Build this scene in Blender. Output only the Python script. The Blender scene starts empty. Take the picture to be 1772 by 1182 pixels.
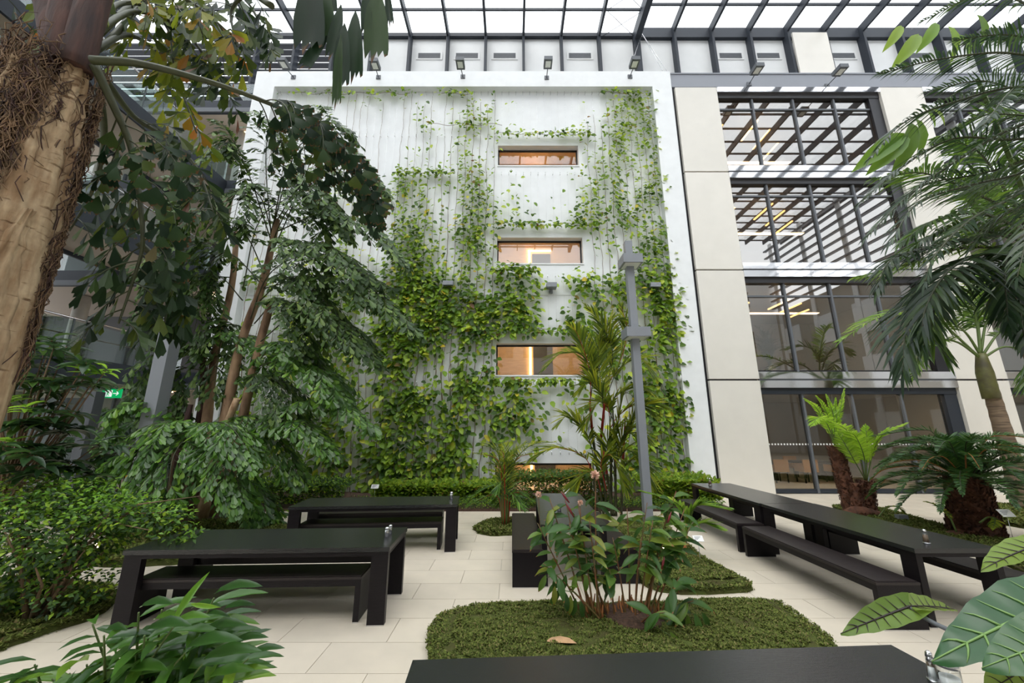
import bpy, math, random
from mathutils import Vector as V, Matrix, noise
random.seed(7)
R = random.random
def U(a, b): return random.uniform(a, b)
PI = math.pi
scn = bpy.context.scene
col = scn.collection
# ------------------------------------------------ camera, sky, exposure
F, PITCH, HC = 661.0, math.radians(13.1), 1.97
cam = bpy.data.objects.new('camera', bpy.data.cameras.new('camera'))
col.objects.link(cam); scn.camera = cam
cam.location = (0, 0, HC); cam.rotation_euler = (PI/2 + PITCH, 0, 0)
cam.data.sensor_width = 36; cam.data.lens = 36*F/1772; cam.data.clip_end = 300; cam.data.clip_start = .05
w = bpy.data.worlds.new('sky'); scn.world = w; w.use_nodes = True
bg = w.node_tree.nodes['Background']; bg.inputs[0].default_value = (.93, .965, 1, 1); bg.inputs[1].default_value = 1.9
sl = bpy.data.lights.new('sun', 'SUN'); sl.energy = 1.1; sl.angle = math.radians(40); sl.color = (1, .97, .92)
so = bpy.data.objects.new('sun', sl); col.objects.link(so); so.rotation_euler = (math.radians(32), math.radians(-12), 0)
scn.view_settings.view_transform = 'Standard'; scn.view_settings.look = 'None'
scn.view_settings.gamma = 1; scn.view_settings.use_curve_mapping = False
scn.view_settings.exposure = 0.62
try:
    scn.cycles.max_bounces = 10; scn.cycles.transparent_max_bounces = 24; scn.cycles.diffuse_bounces = 5
except Exception: pass

cp, sp = math.cos(PITCH), math.sin(PITCH)
def ray(x, y):
    u = (x-886)/F; v = -(y-591)/F
    return V((u, cp-v*sp, v*cp+sp))
def PY(x, y, Y): r = ray(x, y); t = Y/r.y; return V((r.x*t, Y, HC+r.z*t))
def PZ(x, y, z=0.): r = ray(x, y); t = (z-HC)/r.z; return V((r.x*t, r.y*t, z))
# ------------------------------------------------ materials
def nodes(name):
    m = bpy.data.materials.new(name); m.use_nodes = True
    nt = m.node_tree; return m, nt, nt.nodes['Principled BSDF']
def mat(name, c, rough=.5, metal=0., noise=.0, scale=8., bump=0., emit=None, es=1., stretch=None, spec=.5, c2=None, objrand=0.):
    m, nt, b = nodes(name); N, L = nt.nodes, nt.links
    b.inputs['Base Color'].default_value = (*c, 1); b.inputs['Roughness'].default_value = rough
    b.inputs['Metallic'].default_value = metal; b.inputs['Specular IOR Level'].default_value = spec
    if noise or bump or c2:
        tc = N.new('ShaderNodeTexCoord'); mp = N.new('ShaderNodeMapping'); nz = N.new('ShaderNodeTexNoise')
        nz.inputs['Scale'].default_value = scale; nz.inputs['Detail'].default_value = 6
        if stretch: mp.inputs['Scale'].default_value = stretch
        L.new(tc.outputs['Object'], mp.inputs[0]); L.new(mp.outputs[0], nz.inputs['Vector'])
        if noise or c2:
            cr = N.new('ShaderNodeValToRGB'); e = cr.color_ramp.elements
            d = c2 if c2 else tuple(max(0, q*(1-noise)) for q in c)
            e[0].position = .3; e[1].position = .7
            e[0].color = (*d, 1); e[1].color = (*[min(1, q*(1+noise*.5)) for q in c], 1)
            L.new(nz.outputs['Fac'], cr.inputs[0]); src = cr.outputs[0]
            if objrand:
                oi = N.new('ShaderNodeObjectInfo'); hs = N.new('ShaderNodeHueSaturation'); mr = N.new('ShaderNodeMapRange')
                mr.inputs[3].default_value = 1-objrand; mr.inputs[4].default_value = 1+objrand
                L.new(oi.outputs['Random'], mr.inputs[0]); L.new(mr.outputs[0], hs.inputs['Value']); L.new(src, hs.inputs['Color']); src = hs.outputs[0]
            L.new(src, b.inputs['Base Color'])
        if bump:
            bp = N.new('ShaderNodeBump'); bp.inputs['Strength'].default_value = bump; bp.inputs['Distance'].default_value = .02
            L.new(nz.outputs['Fac'], bp.inputs['Height']); L.new(bp.outputs[0], b.inputs['Normal'])
    if emit: b.inputs['Emission Color'].default_value = (*emit, 1); b.inputs['Emission Strength'].default_value = es
    return m
def leafmat(name, cols, trans=.35, rough=.38, tip=None, spec=.5):
    m, nt, b = nodes(name); N, L = nt.nodes, nt.links
    g = N.new('ShaderNodeNewGeometry'); oi = N.new('ShaderNodeObjectInfo'); ad = N.new('ShaderNodeMath'); fr = N.new('ShaderNodeMath')
    ad.operation = 'ADD'; fr.operation = 'FRACT'
    L.new(g.outputs['Random Per Island'], ad.inputs[0]); L.new(oi.outputs['Random'], ad.inputs[1]); L.new(ad.outputs[0], fr.inputs[0])
    cr = N.new('ShaderNodeValToRGB'); e = cr.color_ramp.elements
    while len(e) < len(cols): e.new(.5)
    for i, (p, c) in enumerate(cols): e[i].position = p; e[i].color = (*c, 1)
    L.new(fr.outputs[0], cr.inputs[0]); src = cr.outputs[0]
    if tip:
        tc = N.new('ShaderNodeTexCoord'); sx = N.new('ShaderNodeSeparateXYZ'); nz = N.new('ShaderNodeTexNoise'); nz.inputs['Scale'].default_value = 9
        a = N.new('ShaderNodeMath'); a.operation = 'MULTIPLY_ADD'; a.inputs[1].default_value = .5
        mr = N.new('ShaderNodeMapRange'); mr.inputs[1].default_value = 1.13; mr.inputs[2].default_value = 1.22
        mx = N.new('ShaderNodeMix'); mx.data_type = 'RGBA'; mx.inputs[7].default_value = (*tip, 1)
        L.new(tc.outputs['Object'], sx.inputs[0]); L.new(tc.outputs['Object'], nz.inputs['Vector'])
        L.new(nz.outputs['Fac'], a.inputs[0]); L.new(sx.outputs[1], a.inputs[2]); L.new(a.outputs[0], mr.inputs[0])
        L.new(mr.outputs[0], mx.inputs[0]); L.new(src, mx.inputs[6]); src = mx.outputs[2]
    L.new(src, b.inputs['Base Color']); b.inputs['Roughness'].default_value = rough; b.inputs['Specular IOR Level'].default_value = spec
    t = N.new('ShaderNodeBsdfTranslucent'); hs = N.new('ShaderNodeHueSaturation'); hs.inputs['Value'].default_value = 2.0; hs.inputs['Hue'].default_value = .48
    L.new(src, hs.inputs['Color']); L.new(hs.outputs[0], t.inputs['Color'])
    mx2 = N.new('ShaderNodeMixShader'); mx2.inputs[0].default_value = trans
    L.new(b.outputs[0], mx2.inputs[1]); L.new(t.outputs[0], mx2.inputs[2]); L.new(mx2.outputs[0], N['Material Output'].inputs[0])
    return m
def glassmat(name, tint, ior=.04, rough=0., haze=None, hz=0.):
    m, nt, b = nodes(name); N, L = nt.nodes, nt.links
    t = N.new('ShaderNodeBsdfTransparent'); t.inputs[0].default_value = (*tint, 1)
    g = N.new('ShaderNodeBsdfGlossy'); g.inputs['Roughness'].default_value = rough
    lw = N.new('ShaderNodeLayerWeight'); lw.inputs[0].default_value = .5
    pw = N.new('ShaderNodeMath'); pw.operation = 'POWER'; pw.inputs[1].default_value = 4.0; L.new(lw.outputs['Facing'], pw.inputs[0])
    f = N.new('ShaderNodeMapRange'); f.inputs[3].default_value = ior; f.inputs[4].default_value = 1.0; L.new(pw.outputs[0], f.inputs[0])
    mx = N.new('ShaderNodeMixShader'); L.new(f.outputs[0], mx.inputs[0]); L.new(t.outputs[0], mx.inputs[1]); L.new(g.outputs[0], mx.inputs[2])
    out = mx
    if haze:
        d = N.new('ShaderNodeBsdfDiffuse'); d.inputs[0].default_value = (*haze, 1); m2 = N.new('ShaderNodeMixShader'); m2.inputs[0].default_value = hz
        L.new(mx.outputs[0], m2.inputs[1]); L.new(d.outputs[0], m2.inputs[2]); out = m2
    L.new(out.outputs[0], N['Material Output'].inputs[0]); return m
M = {}
M['white'] = mat('white_paint', (.80, .82, .83), .6, noise=.04, scale=3)
M['panelw'] = mat('cream_panel', (.74, .71, .65), .45, noise=.03, scale=2, objrand=.03)
M['band'] = mat('pale_grey_panel', (.70, .71, .71), .6, noise=.03, scale=2)
M['steel'] = mat('dark_grey_steel', (.035, .041, .052), .5, spec=.2)
M['steelm'] = mat('mid_grey_steel', (.125, .135, .15), .5, spec=.3)
M['ledge_grey'] = mat('blue_grey_sheet', (.25, .265, .30), .5)
M['black'] = mat('black_metal', (.012, .012, .016), .4)
M['chrome'] = mat('mirror_steel', (.82, .82, .84), .06, 1., noise=.02, scale=1.2, bump=.1)
M['silver'] = mat('brushed_silver', (.72, .72, .73), .25, 1.)
M['tile'] = mat('limestone_tile', (.68, .60, .485), .42, noise=.10, scale=2.4, objrand=.035, c2=(.63, .56, .455))
M['grout'] = mat('grout', (.38, .34, .28), .8)
M['wood'] = mat('dark_stained_oak', (.010, .0075, .009), .42, spec=.22, noise=.5, scale=6, bump=.12, stretch=(1.5, 30, 30), c2=(.006, .005, .006))
M['woodtop'] = mat('dark_stained_oak_top', (.018, .019, .019), .26, spec=.6, noise=.5, scale=6, bump=.1, stretch=(1.5, 30, 30), c2=(.012, .012, .014))
M['leather'] = mat('brown_black_leather', (.022, .016, .016), .42, spec=.4, noise=.2, scale=30, bump=.1)
M['lampgrey'] = mat('lamp_grey_paint', (.23, .245, .27), .45)
M['soffit'] = mat('beige_soffit', (.42, .36, .30), .7)
M['concrete'] = mat('pale_concrete', (.55, .53, .48), .7, noise=.08, scale=5)
M['glass'] = glassmat('facade_glass', (.62, .60, .55), .27)
M['glassg'] = glassmat('ground_floor_glass', (.80, .78, .73), .10)
M['roofglass'] = glassmat('roof_glass', (.985, .99, .995), .02)
M['railglass'] = glassmat('balustrade_glass', (.80, .87, .86), .07)
M['winglass'] = glassmat('window_glass', (.90, .90, .90), .10)
M['clear'] = glassmat('clear_glass', (.9, .92, .92), .06)
M['roomwall'] = mat('tan_room_wall', (.36, .31, .25), .7)
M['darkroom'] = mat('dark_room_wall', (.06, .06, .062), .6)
M['greyroom'] = mat('grey_room_wall', (.36, .335, .29), .6)
M['warmwood'] = mat('warm_maple_wood', (.60, .43, .24), .5, noise=.15, scale=3, stretch=(1, 1, 6))
M['chair'] = mat('tan_leather', (.62, .33, .13), .5)
M['lamp'] = mat('warm_lamp', (1, .8, .5), .5, emit=(1, .62, .25), es=5)
M['roomfill'] = mat('room_fill_panel', (1, .8, .5), .5, emit=(1, .80, .56), es=8)  # glow for the fill panels added in corridors and rooms
M['spot'] = mat('spot_lens', (1, .9, .7), .5, emit=(1, .72, .42), es=9)
M['spotcool'] = mat('floodlight_lens', (.8, .82, .8), .2)
M['soil'] = mat('brown_mulch', (.085, .045, .028), .9, noise=.6, scale=40, bump=1., c2=(.03, .016, .01))
M['moss'] = mat('ground_cover_base', (.065, .088, .020), .95, spec=.1, noise=.6, scale=5, bump=.8, c2=(.06, .05, .022))
M['bark'] = mat('peeling_brown_bark', (.34, .22, .13), .85, noise=.5, scale=5, bump=1., stretch=(1, 1, .35), c2=(.10, .05, .03))
M['barkpale'] = mat('smooth_tan_bark', (.52, .38, .24), .8, spec=.2, noise=.25, scale=7, bump=.9, stretch=(1.2, 1.2, .7), c2=(.26, .155, .085))
M['barkdark'] = mat('dark_sheath_fibre', (.07, .03, .022), .8, noise=.5, scale=6, bump=.8, stretch=(3, 3, .4), c2=(.022, .011, .01))
def barkmat(name, light, dark, crack):
    m, nt, b = nodes(name); N, L = nt.nodes, nt.links
    tc = N.new('ShaderNodeTexCoord'); 
    def noise(sc, st, det=8):
        mp = N.new('ShaderNodeMapping'); mp.inputs['Scale'].default_value = st; n = N.new('ShaderNodeTexNoise'); n.inputs['Scale'].default_value = sc; n.inputs['Detail'].default_value = det
        L.new(tc.outputs['Object'], mp.inputs[0]); L.new(mp.outputs[0], n.inputs['Vector']); return n
    a = noise(6, (3.2, 3.2, .55)); c = noise(6, (1.0, 1.0, 5)); e = noise(40, (1, 1, .6))
    r1 = N.new('ShaderNodeValToRGB'); r1.color_ramp.elements[0].position = .36; r1.color_ramp.elements[1].position = .62
    r1.color_ramp.elements[0].color = (*dark, 1); r1.color_ramp.elements[1].color = (*light, 1); L.new(a.outputs['Fac'], r1.inputs[0])
    r2 = N.new('ShaderNodeValToRGB'); r2.color_ramp.elements[0].position = .30; r2.color_ramp.elements[1].position = .40
    r2.color_ramp.elements[0].color = (1, 1, 1, 1); r2.color_ramp.elements[1].color = (0, 0, 0, 1); L.new(c.outputs['Fac'], r2.inputs[0])
    mx = N.new('ShaderNodeMix'); mx.data_type = 'RGBA'; L.new(r2.outputs[0], mx.inputs[0]); L.new(r1.outputs[0], mx.inputs[6]); mx.inputs[7].default_value = (*crack, 1)
    m3 = N.new('ShaderNodeMix'); m3.data_type = 'RGBA'; m3.blend_type = 'MULTIPLY'; m3.inputs[0].default_value = .5; L.new(mx.outputs[2], m3.inputs[6]); L.new(e.outputs['Fac'], m3.inputs[7])
    L.new(m3.outputs[2], b.inputs['Base Color']); b.inputs['Roughness'].default_value = .85; b.inputs['Specular IOR Level'].default_value = .15
    ad = N.new('ShaderNodeMath'); ad.operation = 'SUBTRACT'; L.new(a.outputs['Fac'], ad.inputs[0]); L.new(r2.outputs[0], ad.inputs[1])
    bp = N.new('ShaderNodeBump'); bp.inputs['Strength'].default_value = .6; bp.inputs['Distance'].default_value = .01; L.new(ad.outputs[0], bp.inputs['Height']); L.new(bp.outputs[0], b.inputs['Normal'])
    return m
M['sheathpale'] = barkmat('pale_ridged_sheath', (.62, .47, .30), (.36, .23, .13), (.20, .115, .06))
M['barknear'] = barkmat('brown_ridged_bark', (.36, .23, .13), (.14, .075, .04), (.07, .035, .02))
M['fibre'] = mat('brown_fibre', (.22, .135, .075), .9, noise=.5, scale=12)
M['ringbark'] = mat('ringed_palm_bark', (.20, .14, .09), .8, noise=.4, scale=5, bump=.6, stretch=(.6, .6, 6), c2=(.09, .06, .04))
M['crownshaft'] = mat('green_brown_crownshaft', (.12, .12, .03), .5, noise=.3, scale=4, c2=(.06, .05, .02))
M['cycadbark'] = mat('cycad_scale_bark', (.14, .055, .028), .9, noise=.5, scale=9, bump=.8, c2=(.04, .016, .01))
M['twig'] = mat('brown_twig', (.19, .12, .07), .8, noise=.3, scale=20)
M['stem'] = mat('green_stem', (.10, .15, .035), .5)
M['stemdark'] = mat('olive_rachis', (.05, .058, .022), .5, noise=.3, scale=10)
M['stemred'] = mat('sealing_red_sheath', (.35, .018, .012), .4)
M['cane'] = mat('brown_red_cane', (.17, .055, .025), .55, noise=.5, scale=9, c2=(.09, .085, .02))
M['canegreen'] = mat('ringed_green_cane', (.05, .055, .02), .5, noise=.4, scale=9, stretch=(1, 1, 4))
M['husk'] = mat('orange_dry_husk', (.42, .16, .05), .8, noise=.3, scale=20)
M['dryleaf'] = mat('dry_tan_leaf', (.50, .30, .15), .7, noise=.2, scale=20)
M['petal'] = mat('pale_pink_petal', (.75, .50, .38), .6)
M['redbud'] = mat('dark_red_bract', (.16, .012, .02), .4)
M['signgreen'] = mat('sign_green', (.0, .30, .09), .5, emit=(.0, .45, .13), es=.5)
M['signwhite'] = mat('sign_white', (.9, .9, .9), .5, emit=(1, 1, 1), es=.5)
M['label'] = mat('white_label', (.82, .82, .80), .5)
M['yellow'] = mat('yellow_paint', (.8, .5, .02), .5)
M['vine'] = leafmat('climber_leaf', [(0, (.028, .070, .010)), (.3, (.065, .14, .013)), (.62, (.15, .27, .018)), (.85, (.30, .44, .035)), (.97, (.40, .46, .05)), (1, (.55, .42, .04))], .3, .45, spec=.3)
M['vinetop'] = leafmat('young_climber_leaf', [(0, (.07, .15, .015)), (.5, (.17, .28, .022)), (.9, (.32, .43, .04)), (1, (.14, .06, .02))], .35, .45, spec=.3)
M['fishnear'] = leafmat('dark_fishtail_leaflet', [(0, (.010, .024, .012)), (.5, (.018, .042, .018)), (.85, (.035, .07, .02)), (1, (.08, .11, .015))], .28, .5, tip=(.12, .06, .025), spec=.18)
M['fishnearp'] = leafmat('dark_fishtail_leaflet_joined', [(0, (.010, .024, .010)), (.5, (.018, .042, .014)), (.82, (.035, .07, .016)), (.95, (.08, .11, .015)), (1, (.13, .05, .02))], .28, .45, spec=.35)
M['fishbacklitp'] = leafmat('backlit_fishtail_leaflet_joined', [(0, (.05, .085, .012)), (.5, (.13, .18, .015)), (.85, (.26, .28, .02)), (1, (.32, .13, .02))], .5, .45, spec=.35)  # joined version: light through the leaflets put into the yellow-green
M['fishyellow'] = leafmat('backlit_fishtail_leaflet', [(0, (.05, .085, .012)), (.5, (.12, .17, .015)), (.8, (.22, .24, .02)), (1, (.30, .12, .02))], .5, .45, tip=(.28, .10, .03))  # yellow-green holds the backlight of the canopy as colour; tips are brown
M['fishmid'] = leafmat('fishtail_clump_leaflet', [(0, (.018, .045, .010)), (.5, (.042, .09, .018)), (.85, (.085, .155, .030)), (1, (.17, .25, .06))], .25, .45, spec=.35)
M['fishlow'] = leafmat('light_fishtail_leaflet', [(0, (.03, .08, .016)), (.5, (.06, .15, .022)), (.9, (.12, .26, .03)), (1, (.20, .35, .04))], .3, .33)
M['shrub'] = leafmat('shrub_leaf', [(0, (.014, .040, .008)), (.5, (.036, .095, .012)), (.75, (.11, .23, .018)), (1, (.34, .50, .035))], .3, .42, spec=.35)
M['hedgered'] = leafmat('red_tinged_hedge_leaf', [(0, (.03, .07, .012)), (.5, (.06, .14, .016)), (.8, (.12, .22, .02)), (1, (.35, .12, .02))], .3, .4)
M['umbrella'] = leafmat('umbrella_plant_leaf', [(0, (.014, .040, .014)), (.6, (.028, .07, .02)), (1, (.06, .13, .02))], .25, .35, spec=.5)
M['umbrellanew'] = leafmat('young_umbrella_plant_leaf', [(0, (.10, .26, .02)), (1, (.22, .42, .04))], .4, .35)
M['ginger'] = leafmat('ginger_leaf', [(0, (.030, .085, .020)), (.55, (.060, .145, .028)), (.85, (.12, .21, .03)), (1, (.26, .28, .04))], .35, .38, spec=.5, tip=(.25, .12, .03))
M['shellginger'] = leafmat('broad_lance_leaf', [(0, (.022, .070, .014)), (.5, (.035, .10, .018)), (.85, (.06, .16, .02)), (1, (.16, .30, .03))], .3, .28, spec=.6)
M['palmdark'] = leafmat('dark_palm_leaflet', [(0, (.012, .030, .012)), (.6, (.024, .055, .02)), (1, (.05, .095, .025))], .3, .35)
M['palmmid'] = leafmat('green_palm_leaflet', [(0, (.022, .058, .012)), (.6, (.045, .10, .016)), (1, (.10, .19, .022))], .4, .35)
M['palmbright'] = leafmat('bright_palm_leaflet', [(0, (.08, .16, .02)), (.6, (.13, .26, .03)), (1, (.24, .36, .05))], .45, .4)
M['waxpalm'] = leafmat('yellow_green_palm_leaflet', [(0, (.045, .085, .016)), (.35, (.11, .17, .018)), (.8, (.24, .30, .025)), (1, (.36, .38, .035))], .4, .45, spec=.3)
M['cycad'] = leafmat('glossy_cycad_leaflet', [(0, (.018, .060, .014)), (.6, (.038, .11, .022)), (1, (.08, .18, .03))], .2, .38, spec=.45)
M['fern'] = leafmat('lime_fern_leaflet', [(0, (.16, .30, .02)), (.6, (.24, .42, .03)), (1, (.34, .52, .05))], .4, .45)
M['cover'] = leafmat('ground_cover_leaf', [(0, (.05, .062, .016)), (.45, (.10, .13, .028)), (.8, (.17, .21, .045)), (1, (.24, .19, .085))], .15, .8, spec=.15)
M['elephant'] = leafmat('elephant_ear_blade', [(0, (.030, .10, .035)), (1, (.045, .13, .035))], .3, .28, spec=.6)
M['elephantlight'] = leafmat('curled_elephant_ear_blade', [(0, (.13, .22, .035)), (1, (.19, .28, .05))], .4, .4)
M['vein'] = mat('pale_leaf_vein', (.20, .34, .10), .5)
M['veindark'] = mat('dark_leaf_vein', (.03, .02, .018), .5)

# ------------------------------------------------ mesh building
class MB:
    def __init__(s): s.v = []; s.f = []; s.m = []; s.mats = []; s.sm = []
    def mi(s, m):
        if m not in s.mats: s.mats.append(m)
        return s.mats.index(m)
    def box(s, x0, x1, y0, y1, z0, z1, m, rot=None, bev=0):
        k = s.mi(m); n = len(s.v)
        pts = [V((x, y, z)) for x in (x0, x1) for y in (y0, y1) for z in (z0, z1)]
        if rot: pts = [rot @ p for p in pts]
        s.v += [tuple(p) for p in pts]
        for f in ((0, 1, 3, 2), (4, 6, 7, 5), (0, 4, 5, 1), (2, 3, 7, 6), (0, 2, 6, 4), (1, 5, 7, 3)):
            s.f.append(tuple(n+i for i in f)); s.m.append(k); s.sm.append(False)
        return s
    def tube(s, pts, rad, m, n=6, cap=True, jit=0., close=False):
        k = s.mi(m); pts = [V(p) for p in pts]; b = len(s.v); c = len(pts)
        if not hasattr(rad, '__len__'): rad = [rad]*c
        a = None
        for i, p in enumerate(pts):
            t = (pts[min(i+1, c-1)]-pts[max(i-1, 0)]).normalized()
            if a is None:
                h = V((0, 0, 1)) if abs(t.z) < .9 else V((0, 1, 0)); a = t.cross(h).normalized()
            else: a = (a-t*a.dot(t)).normalized()
            q = t.cross(a)
            for j in range(n):
                an = 2*PI*j/n; r = rad[i]*(1+(U(-jit, jit) if jit else 0))
                s.v.append(tuple(p+(a*math.cos(an)+q*math.sin(an))*r))
        for i in range(c-1):
            for j in range(n):
                j2 = (j+1) % n
                s.f.append((b+i*n+j, b+i*n+j2, b+(i+1)*n+j2, b+(i+1)*n+j)); s.m.append(k); s.sm.append(True)
        if cap:
            s.f.append(tuple(b+j for j in range(n))[::-1]); s.f.append(tuple(b+(c-1)*n+j for j in range(n)))
            s.m += [k, k]; s.sm += [False, False]
        return s
    def lathe(s, prof, m, o=(0, 0, 0), n=16):
        pts = [(o[0], o[1], o[2]+z) for r, z in prof]
        k = s.mi(m); b = len(s.v)
        for r, z in prof:
            for j in range(n): a = 2*PI*j/n; s.v.append((o[0]+r*math.cos(a), o[1]+r*math.sin(a), o[2]+z))
        for i in range(len(prof)-1):
            for j in range(n):
                j2 = (j+1) % n; s.f.append((b+i*n+j, b+i*n+j2, b+(i+1)*n+j2, b+(i+1)*n+j)); s.m.append(k); s.sm.append(True)
        s.f.append(tuple(b+j for j in range(n))[::-1]); s.f.append(tuple(b+(len(prof)-1)*n+j for j in range(n))); s.m += [k, k]; s.sm += [False]*2
        return s
    # a leaf: profile of (t, halfwidth); folded along the midrib
    def leaf(s, base, d, nrm, L, W, m, prof, droop=.0, fold=.25, curl=0., wave=0.):
        k = s.mi(m); b = len(s.v); d = d.normalized()
        side = d.cross(nrm)
        if side.length < 1e-4: side = d.cross(V((.3, .9, .1)))
        side.normalize(); nn = side.cross(d).normalized()
        for i, (t, hw) in enumerate(prof):
            p = base+d*(L*t)+V((0, 0, -1))*(droop*L*t*t)+nn*(curl*L*t*t)
            if hw == 0: s.v.append(tuple(p)); continue
            wv = wave*L*(1 if i % 2 else -1)
            up = nn*(hw*W*fold)
            s.v.append(tuple(p-side*(hw*W*.5)+up+nn*wv)); s.v.append(tuple(p)); s.v.append(tuple(p+side*(hw*W*.5)+up-nn*wv))
        idx = b
        for i in range(len(prof)-1):
            h0, h1 = prof[i][1], prof[i+1][1]
            if h0 and h1:
                s.f += [(idx, idx+1, idx+4, idx+3), (idx+1, idx+2, idx+5, idx+4)]; s.m += [k, k]; s.sm += [True, True]; idx += 3
            elif h0:
                s.f += [(idx, idx+1, idx+3), (idx+1, idx+2, idx+3)]; s.m += [k, k]; s.sm += [True, True]; idx += 3
            else:
                s.f += [(idx, idx+2, idx+1), (idx, idx+3, idx+2)]; s.m += [k, k]; s.sm += [True, True]; idx += 1
    def blade(s, base, d, side, L, W, m, droop=.3):   # narrow palm leaflet, flat ribbon
        k = s.mi(m); b = len(s.v)
        for t, hw in ((0, .45), (.35, 1), (.72, .75), (1, 0)):
            p = base+d*(L*t)+V((0, 0, -1))*(droop*L*t*t)
            if hw: s.v.append(tuple(p-side*(hw*W*.5))); s.v.append(tuple(p+side*(hw*W*.5)))
            else: s.v.append(tuple(p))
        s.f += [(b, b+1, b+3, b+2), (b+2, b+3, b+5, b+4), (b+4, b+5, b+6)]; s.m += [k]*3; s.sm += [True]*3
    def fish(s, base, d, nrm, L, W, m, droop=.15, fold=.15):   # fishtail wedge with jagged end
        k = s.mi(m); b = len(s.v); d = d.normalized(); side = d.cross(nrm)
        if side.length < 1e-4: side = d.cross(V((.3, .9, .1)))
        side.normalize(); nn = side.cross(d).normalized(); g = V((0, 0, -1))
        j = [U(-.1, .08) for _ in range(3)]
        for t, x in ((0, 0), (.45, -.32), (.45, .30), (.82, -.55), (1+j[0], -.22), (.86+j[1], .02), (.97+j[2], .25), (.74, .5)):
            s.v.append(tuple(base+d*(L*t)+side*(x*W)+nn*(abs(x)*W*fold)+g*(droop*L*t*t)))
        s.f += [(b, b+2, b+5, b+1), (b+1, b+5, b+4, b+3), (b+2, b+7, b+6, b+5)]; s.m += [k]*3; s.sm += [False]*3
    def build(s, name, parent=None, loc=None, smooth=True):
        me = bpy.data.meshes.new(name); me.from_pydata(s.v, [], s.f)
        for m in s.mats: me.materials.append(m)
        me.polygons.foreach_set('material_index', s.m); me.polygons.foreach_set('use_smooth', s.sm)
        me.update()
        return link(name, me, parent, loc)
LANCE = [(0, .12), (.2, .7), (.5, 1), (.8, .6), (1, 0)]
OVAL = [(0, 0), (.25, .85), (.6, 1), (.85, .55), (1, 0)]
SMALL = [(0, 0), (.45, 1), (1, 0)]
def link(name, me, parent=None, loc=None):
    o = bpy.data.objects.new(name, me); col.objects.link(o)
    if parent: o.parent = parent
    if loc is not None: o.location = loc
    return o
def tag(o, label=None, cat=None, group=None, kind=None):
    if label: o['label'] = label
    if cat: o['category'] = cat
    if group: o['group'] = group
    if kind: o['kind'] = kind
    return o
def thing(name, loc, label, cat, group=None, rz=0):
    o = bpy.data.objects.new(name, None); col.objects.link(o); o.location = loc; o.rotation_euler = (0, 0, rz); o.empty_display_size = .1
    return tag(o, label, cat, group)
def struct(name, loc=(0, 0, 0)):
    o = bpy.data.objects.new(name, None); col.objects.link(o); o.location = loc; o['kind'] = 'structure'; return o
def part(name, parent, *boxes, m=None, **k):
    mb = MB()
    for b in boxes: mb.box(*b, m)
    return mb.build(name, parent)
def copy_tree(o, parent=None):
    c = o.copy(); col.objects.link(c)
    if parent: c.parent = parent
    for ch in o.children: copy_tree(ch, c)
    return c
def bez(a, b, c, n):
    a, b, c = V(a), V(b), V(c)
    return [a*(1-t)**2+b*2*t*(1-t)+c*t*t for t in [i/n for i in range(n+1)]]
def spl(P, n):   # Catmull-Rom through points
    P = [V(p) for p in P]; Q = [P[0]*2-P[1]]+P+[P[-1]*2-P[-2]]; out = []
    for i in range(1, len(Q)-2):
        for k in range(n):
            t = k/n; a, b, c, d = Q[i-1:i+3]
            out.append(.5*((2*b)+(c-a)*t+(2*a-5*b+4*c-d)*t*t+(3*b-a-3*c+d)*t**3))
    out.append(P[-1]); return out
UP = V((0, 0, 1))
def ORD(n):
    a = ['first', 'second', 'third', 'fourth', 'fifth', 'sixth', 'seventh', 'eighth', 'ninth', 'tenth', 'eleventh', 'twelfth', 'thirteenth', 'fourteenth', 'fifteenth', 'sixteenth', 'seventeenth', 'eighteenth', 'nineteenth', 'twentieth']
    return a[n-1]

# ================================================= FLOOR
floor = MB().box(-26, 30, -10, 24, -.3, -.012, M['grout']).build('floor'); floor['kind'] = 'structure'
TL, TW = 1.04, .48
tm = MB().box(.003, TL-.003, .003, TW-.003, -.012, 0, M['tile'])
tiles = []
for j in range(-20, 50):
    y = 3.72+j*TW
    for i in range(-26, 29):
        x = -1.72+i*TL+(TL/2 if j % 2 else 0)
        tiles.append((x, y))
def vis(x, y):
    cx, cy = x+TL/2, y+TW/2
    if cy < 2.2 or cy > 12.6: return False
    z = -HC; f = cy*cp+z*sp; u = z*cp-cy*sp
    px = 886+F*cx/f; py = 591-F*u/f
    return -60 < px < 1830 and py < 1260
vt = sorted([t for t in tiles if vis(*t)], key=lambda t: math.hypot(t[0]+.5, t[1]))[:300]
vs = set(vt); t0 = None
for x, y in vt:
    if t0 is None: t0 = tm.build('floor_tile', floor, (x, y, 0))
    else: link('floor_tile', t0.data, floor, (x, y, 0))
rest = MB()
for x, y in tiles:
    if (x, y) not in vs: rest.box(x+.003, x+TL-.003, y+.003, y+TW-.003, -.012, 0, M['tile'])
rest.build('floor_tile_field', floor)['kind'] = 'stuff'

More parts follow.
